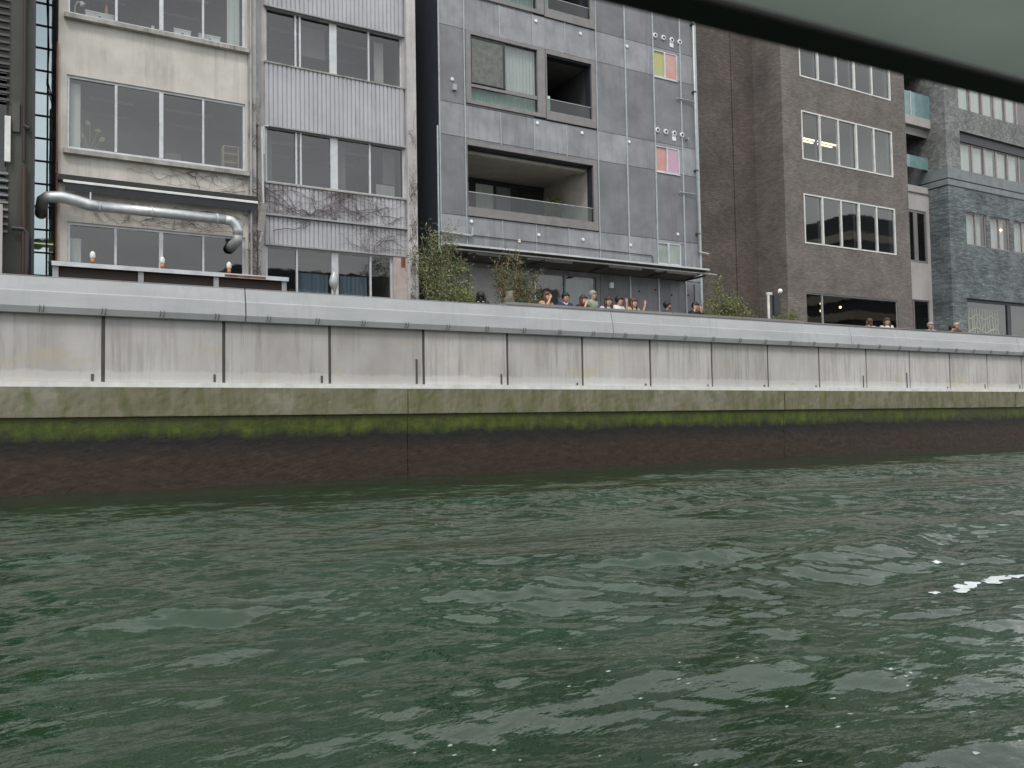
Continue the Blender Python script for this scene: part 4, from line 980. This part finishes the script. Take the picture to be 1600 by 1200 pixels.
# ============================================================ people
SK = [plain('skin_light', (.62, .38, .28), .55), plain('skin_mid', (.50, .29, .20), .55), plain('skin_rosy', (.60, .30, .23), .55)]
HAIR = {'black': plain('hair_black', (.012, .011, .011), .5), 'brown': plain('hair_brown', (.055, .025, .018), .5), 'auburn': plain('hair_auburn', (.085, .036, .024), .5),
        'fair': plain('hair_fair', (.42, .34, .20), .5), 'grey': plain('hair_grey', (.33, .32, .30), .5)}
CL = {}
def cloth(c):
    k = tuple(c)
    if k not in CL: CL[k] = plain('cloth_%d' % len(CL), c, .85)
    return CL[k]
def skin_obj(name, verts, edges, radii, mat, parent, root=0, levels=1):
    me = bpy.data.meshes.new(name); me.from_pydata(verts, edges, []); me.update()
    o = bpy.data.objects.new(name, me); C.objects.link(o); me.materials.append(mat)
    md = o.modifiers.new('skin', 'SKIN'); md.use_smooth_shade = True
    if not me.skin_vertices: me.attributes
    for i, r in enumerate(radii):
        rr = r if isinstance(r, tuple) else (r, r); me.skin_vertices[0].data[i].radius = rr
    me.skin_vertices[0].data[root].use_root = True
    sb = o.modifiers.new('sub', 'SUBSURF'); sb.levels = levels; sb.render_levels = levels
    if parent: o.parent = parent
    return o

def person(x, y, label, hair, top, skin=0, face=180, lean=.18, tilt=0., arms=('rest', 'rest'), long_hair=False, eye_z=4.9, beard=False, back=False, extra=None, h=1.6, group='people on the terrace'):
    """Standing person. Local frame: faces -Y before the turn 'face'; feet on the terrace floor."""
    e = empty('person', (x, y, 3.45), label, 'person', group)
    hz = eye_z - 3.45          # height of head centre
    S = 1.04                   # body scale
    dz = hz - 1.5 * S          # crouching or leaning low on the counter
    fwd = lean
    def P(px, py, pz): return (px * S, py * S - fwd * max(0, (pz - .85)) * S, pz * S + dz if pz >= .8 else pz / .8 * (.8 * S + dz))
    hip = P(0, .02, .88); chest = P(0, 0, 1.15); neckb = P(0, .0, 1.34); neck = P(0, -.01, 1.39)
    # --- body: one continuous skin
    V = [hip, chest, neckb, neck]; E_ = [(0, 1), (1, 2), (2, 3)]; Rr = [(.13 * S, .10 * S), (.13 * S, .095 * S), (.09 * S, .07 * S), .045 * S]
    hc = Vector(P(0, -.02, 1.5)); tx = math.sin(tilt) * .05
    jaw = (hc.x + tx * .3, hc.y - .015, hc.z - .065 * S); skull = (hc.x + tx, hc.y + .01, hc.z + .03 * S); crown = (hc.x + tx * 1.4, hc.y + .015, hc.z + .075 * S)
    V += [jaw, skull, crown]; E_ += [(3, 4), (4, 5), (5, 6)]; Rr += [.078 * S, (.108 * S, .118 * S), .078 * S]
    for s in (-1, 1):
        b0 = len(V); V += [P(s * .09, .02, .80), P(s * .10, .01, .46), P(s * .10, .04, .07), P(s * .11, -.12, .03)]
        E_ += [(0, b0), (b0, b0 + 1), (b0 + 1, b0 + 2), (b0 + 2, b0 + 3)]; Rr += [.085 * S, .055 * S, .04 * S, .035 * S]
    hands = []
    tv = [P(0, .02, .80), P(0, 0, 1.12), P(0, 0, 1.30)]; te = [(0, 1), (1, 2)]; tr = [(.18 * S, .14 * S), (.19 * S, .14 * S), (.13 * S, .10 * S)]
    for s, pose in zip((-1, 1), arms):
        sh = P(s * .175, 0, 1.315)
        if pose == 'rest': el_, wr = P(s * .25, -.12, 1.10), (s * .10 * S, P(0, 0, 1.1)[1] - .34 * S, 1.12 * S + dz)
        elif pose == 'chin': el_, wr = P(s * .20, -.22, 1.12), (s * .03 * S, hc.y - .11 * S, hc.z - .12 * S)
        elif pose == 'mouth': el_, wr = P(s * .18, -.20, 1.14), (s * .03 * S, hc.y - .12 * S, hc.z - .07 * S)
        elif pose == 'wave': el_, wr = P(s * .33, -.10, 1.16), (s * .40 * S, hc.y - .08 * S, hc.z - .04 * S)
        elif pose == 'ears': el_, wr = P(s * .26, -.16, 1.20), (s * .14 * S, hc.y - .06 * S, hc.z - .10 * S)
        else: el_, wr = P(s * .22, .02, 1.04), P(s * .22, -.08, .82)
        b0 = len(V); V += [sh, el_, wr]; E_ += [(2, b0), (b0, b0 + 1), (b0 + 1, b0 + 2)]; Rr += [.055 * S, .04 * S, .028 * S]
        t0 = len(tv); W_ = Vector(el_).lerp(Vector(wr), .72 if extra != 'short' else .1); tv += [sh, el_, tuple(W_)]; te += [(2, t0), (t0, t0 + 1), (t0 + 1, t0 + 2)]; tr += [.10 * S, .075 * S, .058 * S]
        hands.append((s, pose, Vector(wr), (Vector(wr) - Vector(el_)).normalized()))
    # palms and fingers grow out of the wrist
    for (s, pose, wv_, d), wi in zip(hands, (len(V) - 4, len(V) - 1)):
        if pose == 'wave': d = Vector((s * .1, -.05, 1)).normalized()
        if pose == 'ears': d = Vector((-s * .05, 0, 1)).normalized()
        side = Vector((1, 0, 0)) if abs(d.x) < .8 else Vector((0, 1, 0))
        side = (side - d * side.dot(d)).normalized()
        pc = wv_ + d * .05 * S; b0 = len(V); V.append(tuple(pc)); E_.append((wi, b0)); Rr.append((.036 * S, .017 * S))
        curl = d.cross(side) * (0 if pose in ('wave', 'ears') else .03)
        for k, ln in enumerate((.065, .078, .072, .055)):
            o_ = side * (k - 1.5) * .021 * S; f0 = len(V)
            V += [tuple(pc + o_ + d * .035 * S), tuple(pc + o_ * 1.35 + d * (.035 + ln * .55) * S), tuple(pc + o_ * 1.5 + d * (.035 + ln) * S + curl)]
            E_ += [(b0, f0), (f0, f0 + 1), (f0 + 1, f0 + 2)]; Rr += [.010 * S, .009 * S, .0075 * S]
        f0 = len(V); V += [tuple(pc - side * .035 * S), tuple(pc - side * .06 * S + d * .03 * S)]; E_ += [(b0, f0), (f0, f0 + 1)]; Rr += [.011 * S, .009 * S]
    skin_obj('body', V, E_, Rr, SK[skin], e)
    skin_obj('top', tv, te, tr, cloth(top), e)
    lg = [P(0, .02, .84)]; le = []; lr = [(.15 * S, .12 * S)]
    for s in (-1, 1):
        b0 = len(lg); lg += [P(s * .09, .02, .74), P(s * .10, .01, .46), P(s * .10, .04, .12)]; le += [(0, b0), (b0, b0 + 1), (b0 + 1, b0 + 2)]; lr += [.1 * S, .075 * S, .06 * S]
    skin_obj('trousers', lg, le, lr, cloth((.05, .055, .08)), e)
    # --- head details
    hx, hy, hzz = hc.x + tx, hc.y, hc.z + .03 * S
    m = MB()
    cap = [(hx, hy + .02 * S, hzz + .03 * S)]
    m.ball((hx, hy + .026 * S, hzz + .028 * S), .122 * S, 14, 9, 0, (.93, 1.0, .98))
    if long_hair:
        for s in (-1, 0, 1):
            m.tube([(hx + s * .075 * S, hy + (.02 if s else .07) * S, hzz + .03 * S), (hx + s * .095 * S, hy + (.015 if s else .09) * S, hzz - .07 * S), (hx + s * .10 * S, hy + (0 if s else .08) * S, hzz - .17 * S), (hx + s * .09 * S, hy + (-.02 if s else .06) * S, hzz - .25 * S)],
                   [.045 * S, .05 * S, .045 * S, .018 * S], 8)
    # fringe
    m.tube([(hx - .075 * S, hy - .055 * S, hzz + .025 * S), (hx - .03 * S, hy - .085 * S, hzz + .055 * S), (hx + .03 * S, hy - .085 * S, hzz + .055 * S), (hx + .075 * S, hy - .055 * S, hzz + .02 * S)], .02 * S, 6)
    # cut the face out of the hair by pulling it back
    m.v = [(vx, max(vy, hy - .040 * S) if (vz < hzz + .045 * S and abs(vx - hx) < .07 * S and vy < hy) else vy, vz) for vx, vy, vz in m.v]
    ho = m.build('hair', HAIR[hair], smooth=True); ho.parent = e
    f = MB()
    f.ball((hx, hy - .098 * S, hzz - .02 * S), .016 * S, 8, 6, 0, (.8, 1.1, 1.4))
    no = f.build('nose', SK[skin], smooth=True); no.parent = e
    for s in (-1, 1):
        q = MB().ball((hx + s * .03 * S, hy - .090 * S, hzz + .004 * S), .011 * S, 8, 6).build('eye', HAIR['black'], smooth=True); q.parent = e
        q = MB().ball((hx + s * .078 * S, hy + .0 * S, hzz - .01 * S), .02 * S, 8, 6, 0, (.4, .8, 1.3)).build('ear', SK[skin], smooth=True); q.parent = e
    q = MB().ball((hx, hy - .086 * S, hzz - .058 * S), .016 * S, 8, 6, 0, (1.3, .5, .35)).build('mouth', cloth((.35, .10, .09)), smooth=True); q.parent = e
    if beard:
        q = MB().tube([(hx - .06 * S, hy - .03 * S, hzz - .04 * S), (hx - .04 * S, hy - .065 * S, hzz - .085 * S), (hx, hy - .075 * S, hzz - .095 * S), (hx + .04 * S, hy - .065 * S, hzz - .085 * S), (hx + .06 * S, hy - .03 * S, hzz - .04 * S)], .02 * S, 6).build('beard', HAIR['black'], smooth=True); q.parent = e
    if extra == 'collar':
        q = MB().tube([(-.06 * S, neckb[1] - .05, neckb[2] + .03), (0, neckb[1] - .10, neckb[2] - .03), (.06 * S, neckb[1] - .05, neckb[2] + .03)], .022, 6).build('collar', 'white', smooth=True); q.parent = e
    e.rotation_euler = (0, 0, math.radians(face))
    return e

P_ = person
P_(11.14, 20.75, 'person in dark clothing with black hair left of the slender tree', 'black', (.02, .025, .03), 1, face=150, eye_z=4.80, arms=('down', 'down'), long_hair=True)
P_(13.13, 20.62, 'auburn haired woman in a tan top holding a hand to her mouth', 'auburn', (.42, .28, .18), 0, face=15, eye_z=4.88, arms=('mouth', 'rest'), long_hair=True)
P_(13.80, 20.66, 'black haired man in a navy jumper with white collar leaning on the counter', 'black', (.02, .035, .11), 1, face=-5, eye_z=4.88, arms=('rest', 'rest'), extra='collar', lean=.3)
P_(14.42, 20.62, 'dark bobbed woman in black resting her chin on her hand', 'brown', (.015, .014, .015), 0, face=10, eye_z=4.85, arms=('chin', 'rest'), long_hair=True)
P_(15.02, 21.0, 'grey haired person in pale green standing behind the leaning group', 'grey', (.33, .40, .31), 0, face=20, eye_z=5.08, arms=('down', 'down'))
P_(15.32, 20.60, 'brown haired woman in pale blue bowing her head over the counter', 'brown', (.50, .56, .64), 0, face=-12, eye_z=4.84, arms=('rest', 'rest'), long_hair=True, lean=.3)
P_(15.72, 20.62, 'dark haired woman in a white shirt beside the waving woman', 'black', (.74, .74, .74), 2, face=20, eye_z=4.90, arms=('rest', 'rest'))
P_(16.28, 20.62, 'long haired woman in a beige top waving with both hands', 'auburn', (.42, .32, .22), 0, face=10, eye_z=4.87, arms=('wave', 'wave'), long_hair=True, extra='short')
P_(17.62, 20.66, 'bearded man in a dark grey jacket standing apart looking sideways', 'black', (.05, .055, .075), 1, face=45, eye_z=4.86, arms=('rest', 'down'), beard=True)
P_(18.83, 20.66, 'man in black with both hands raised beside his face', 'black', (.012, .014, .018), 1, face=10, eye_z=4.90, arms=('ears', 'ears'))
P_(27.65, 20.62, 'auburn haired person with white collar turned away before the cafe window', 'auburn', (.6, .6, .58), 0, face=170, eye_z=4.80, arms=('down', 'down'), long_hair=True)
P_(28.45, 20.62, 'brown haired woman in a white patterned top before the cafe window', 'brown', (.62, .62, .56), 0, face=-30, eye_z=4.83, arms=('down', 'rest'), long_hair=True)
P_(31.08, 20.62, 'short grey haired rosy faced person left of the pale blue one', 'grey', (.30, .30, .32), 2, face=-20, eye_z=4.78, arms=('down', 'down'))
P_(32.08, 20.62, 'dark haired person in pale blue bending low over the wall', 'black', (.42, .50, .62), 2, face=0, eye_z=4.68, arms=('rest', 'rest'), lean=.5)
P_(32.78, 20.62, 'fair haired person in dark jacket at the right end of terrace group', 'fair', (.05, .04, .045), 2, face=-10, eye_z=4.84, arms=('rest', 'down'))

# ============================================================ painted glint patches and splash flecks on the water
def flake(m, x, y, l, wd, R, ang=0., lift=.003, n=13):
    i0 = len(m.v); pts = []
    for k in range(n):
        t = 6.283 * k / n; r_ = R.uniform(.55, 1.2)
        px, py = l * r_ * math.cos(t), wd * r_ * math.sin(t)
        pts.append((x + px * math.cos(ang) - py * math.sin(ang), y + px * math.sin(ang) + py * math.cos(ang)))
    hx_ = height([p[0] for p in pts] + [x], [p[1] for p in pts] + [y])
    m.v += [(p[0], p[1], float(h_) + lift) for p, h_ in zip(pts, hx_[:-1])]
    m.v.append((x, y, float(hx_[-1]) + lift * 2.5)); c = len(m.v) - 1
    for k in range(n): m.f.append((i0 + k, i0 + (k + 1) % n, c)); m.mi.append(0)
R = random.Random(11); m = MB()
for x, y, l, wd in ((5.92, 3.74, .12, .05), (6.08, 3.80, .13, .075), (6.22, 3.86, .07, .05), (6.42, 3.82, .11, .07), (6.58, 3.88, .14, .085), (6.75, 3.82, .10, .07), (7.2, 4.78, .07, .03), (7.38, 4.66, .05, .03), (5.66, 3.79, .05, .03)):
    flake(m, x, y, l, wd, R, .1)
m.build('glint_and_foam', plain('white_glint', (.60, .64, .65), .4), kind='stuff', smooth=True)  # light glints on the water, put in as white flakes
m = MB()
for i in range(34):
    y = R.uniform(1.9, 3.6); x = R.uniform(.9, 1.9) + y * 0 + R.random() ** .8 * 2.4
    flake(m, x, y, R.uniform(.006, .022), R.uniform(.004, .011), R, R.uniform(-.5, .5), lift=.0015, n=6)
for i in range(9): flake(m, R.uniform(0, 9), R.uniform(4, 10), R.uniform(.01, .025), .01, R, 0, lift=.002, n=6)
m.build('glint_and_foam', plain('foam_fleck', (.36, .42, .40), .4), kind='stuff')

# ============================================================ the tour boat's window head above the viewer
tb = empty('tour_boat', (0, 0, 1.62), 'grey roof and black rubber window edge of the tour boat overhead', 'boat')
MB().quad((-2.5, -2.2, 1.622), (4.5, -2.2, 1.622), (4.5, .495, 1.622), (-2.5, .495, 1.622)).build('roof', canopymat(), tb)
gk = MB().prism([(.497, 1.617), (.495, 1.70), (.540, 1.70), (.538, 1.625), (.530, 1.617)], -2.5, 4.5).build('gasket', plain('black_rubber', (.012, .012, .012), .7), tb)
MB().box(-2.5, 4.5, -2.2, .49, 1.66, 1.665).build('roof_top', canopymat(), tb) if False else None
tb.rotation_euler = (0, 0, -.060)

# ============================================================ towers on the far bank (mirrored in the glass)
def tower(x0, x1, y0, y1, h, label, floors, mat):
    e = empty('office_tower', ((x0 + x1) / 2, y1, 3), label, 'building', 'far bank buildings')
    MB().box(x0, x1, y0, y1, 3, h).build('glazing', 'darkframe', e)
    for i in range(floors):
        z = 4 + (h - 5) * i / floors
        MB().box(x0 - .3, x1 + .3, y0 - .3, y1 + .3, z, z + (h - 5) / floors * .42).build('floor_band', mat, e)
tower(116, 140, -62, -42, 34, 'far bank office tower with tan floor bands mirrored in brick building glass', 9, plain('tan_band', (.40, .36, .28)))
tower(-30, 10, -75, -55, 17, 'low grey office block on the far bank', 5, plain('grey_band', (.3, .3, .3)))
tower(22, 70, -80, -58, 21, 'broad pale office block on the far bank', 6, plain('pale_band', (.36, .35, .33)))
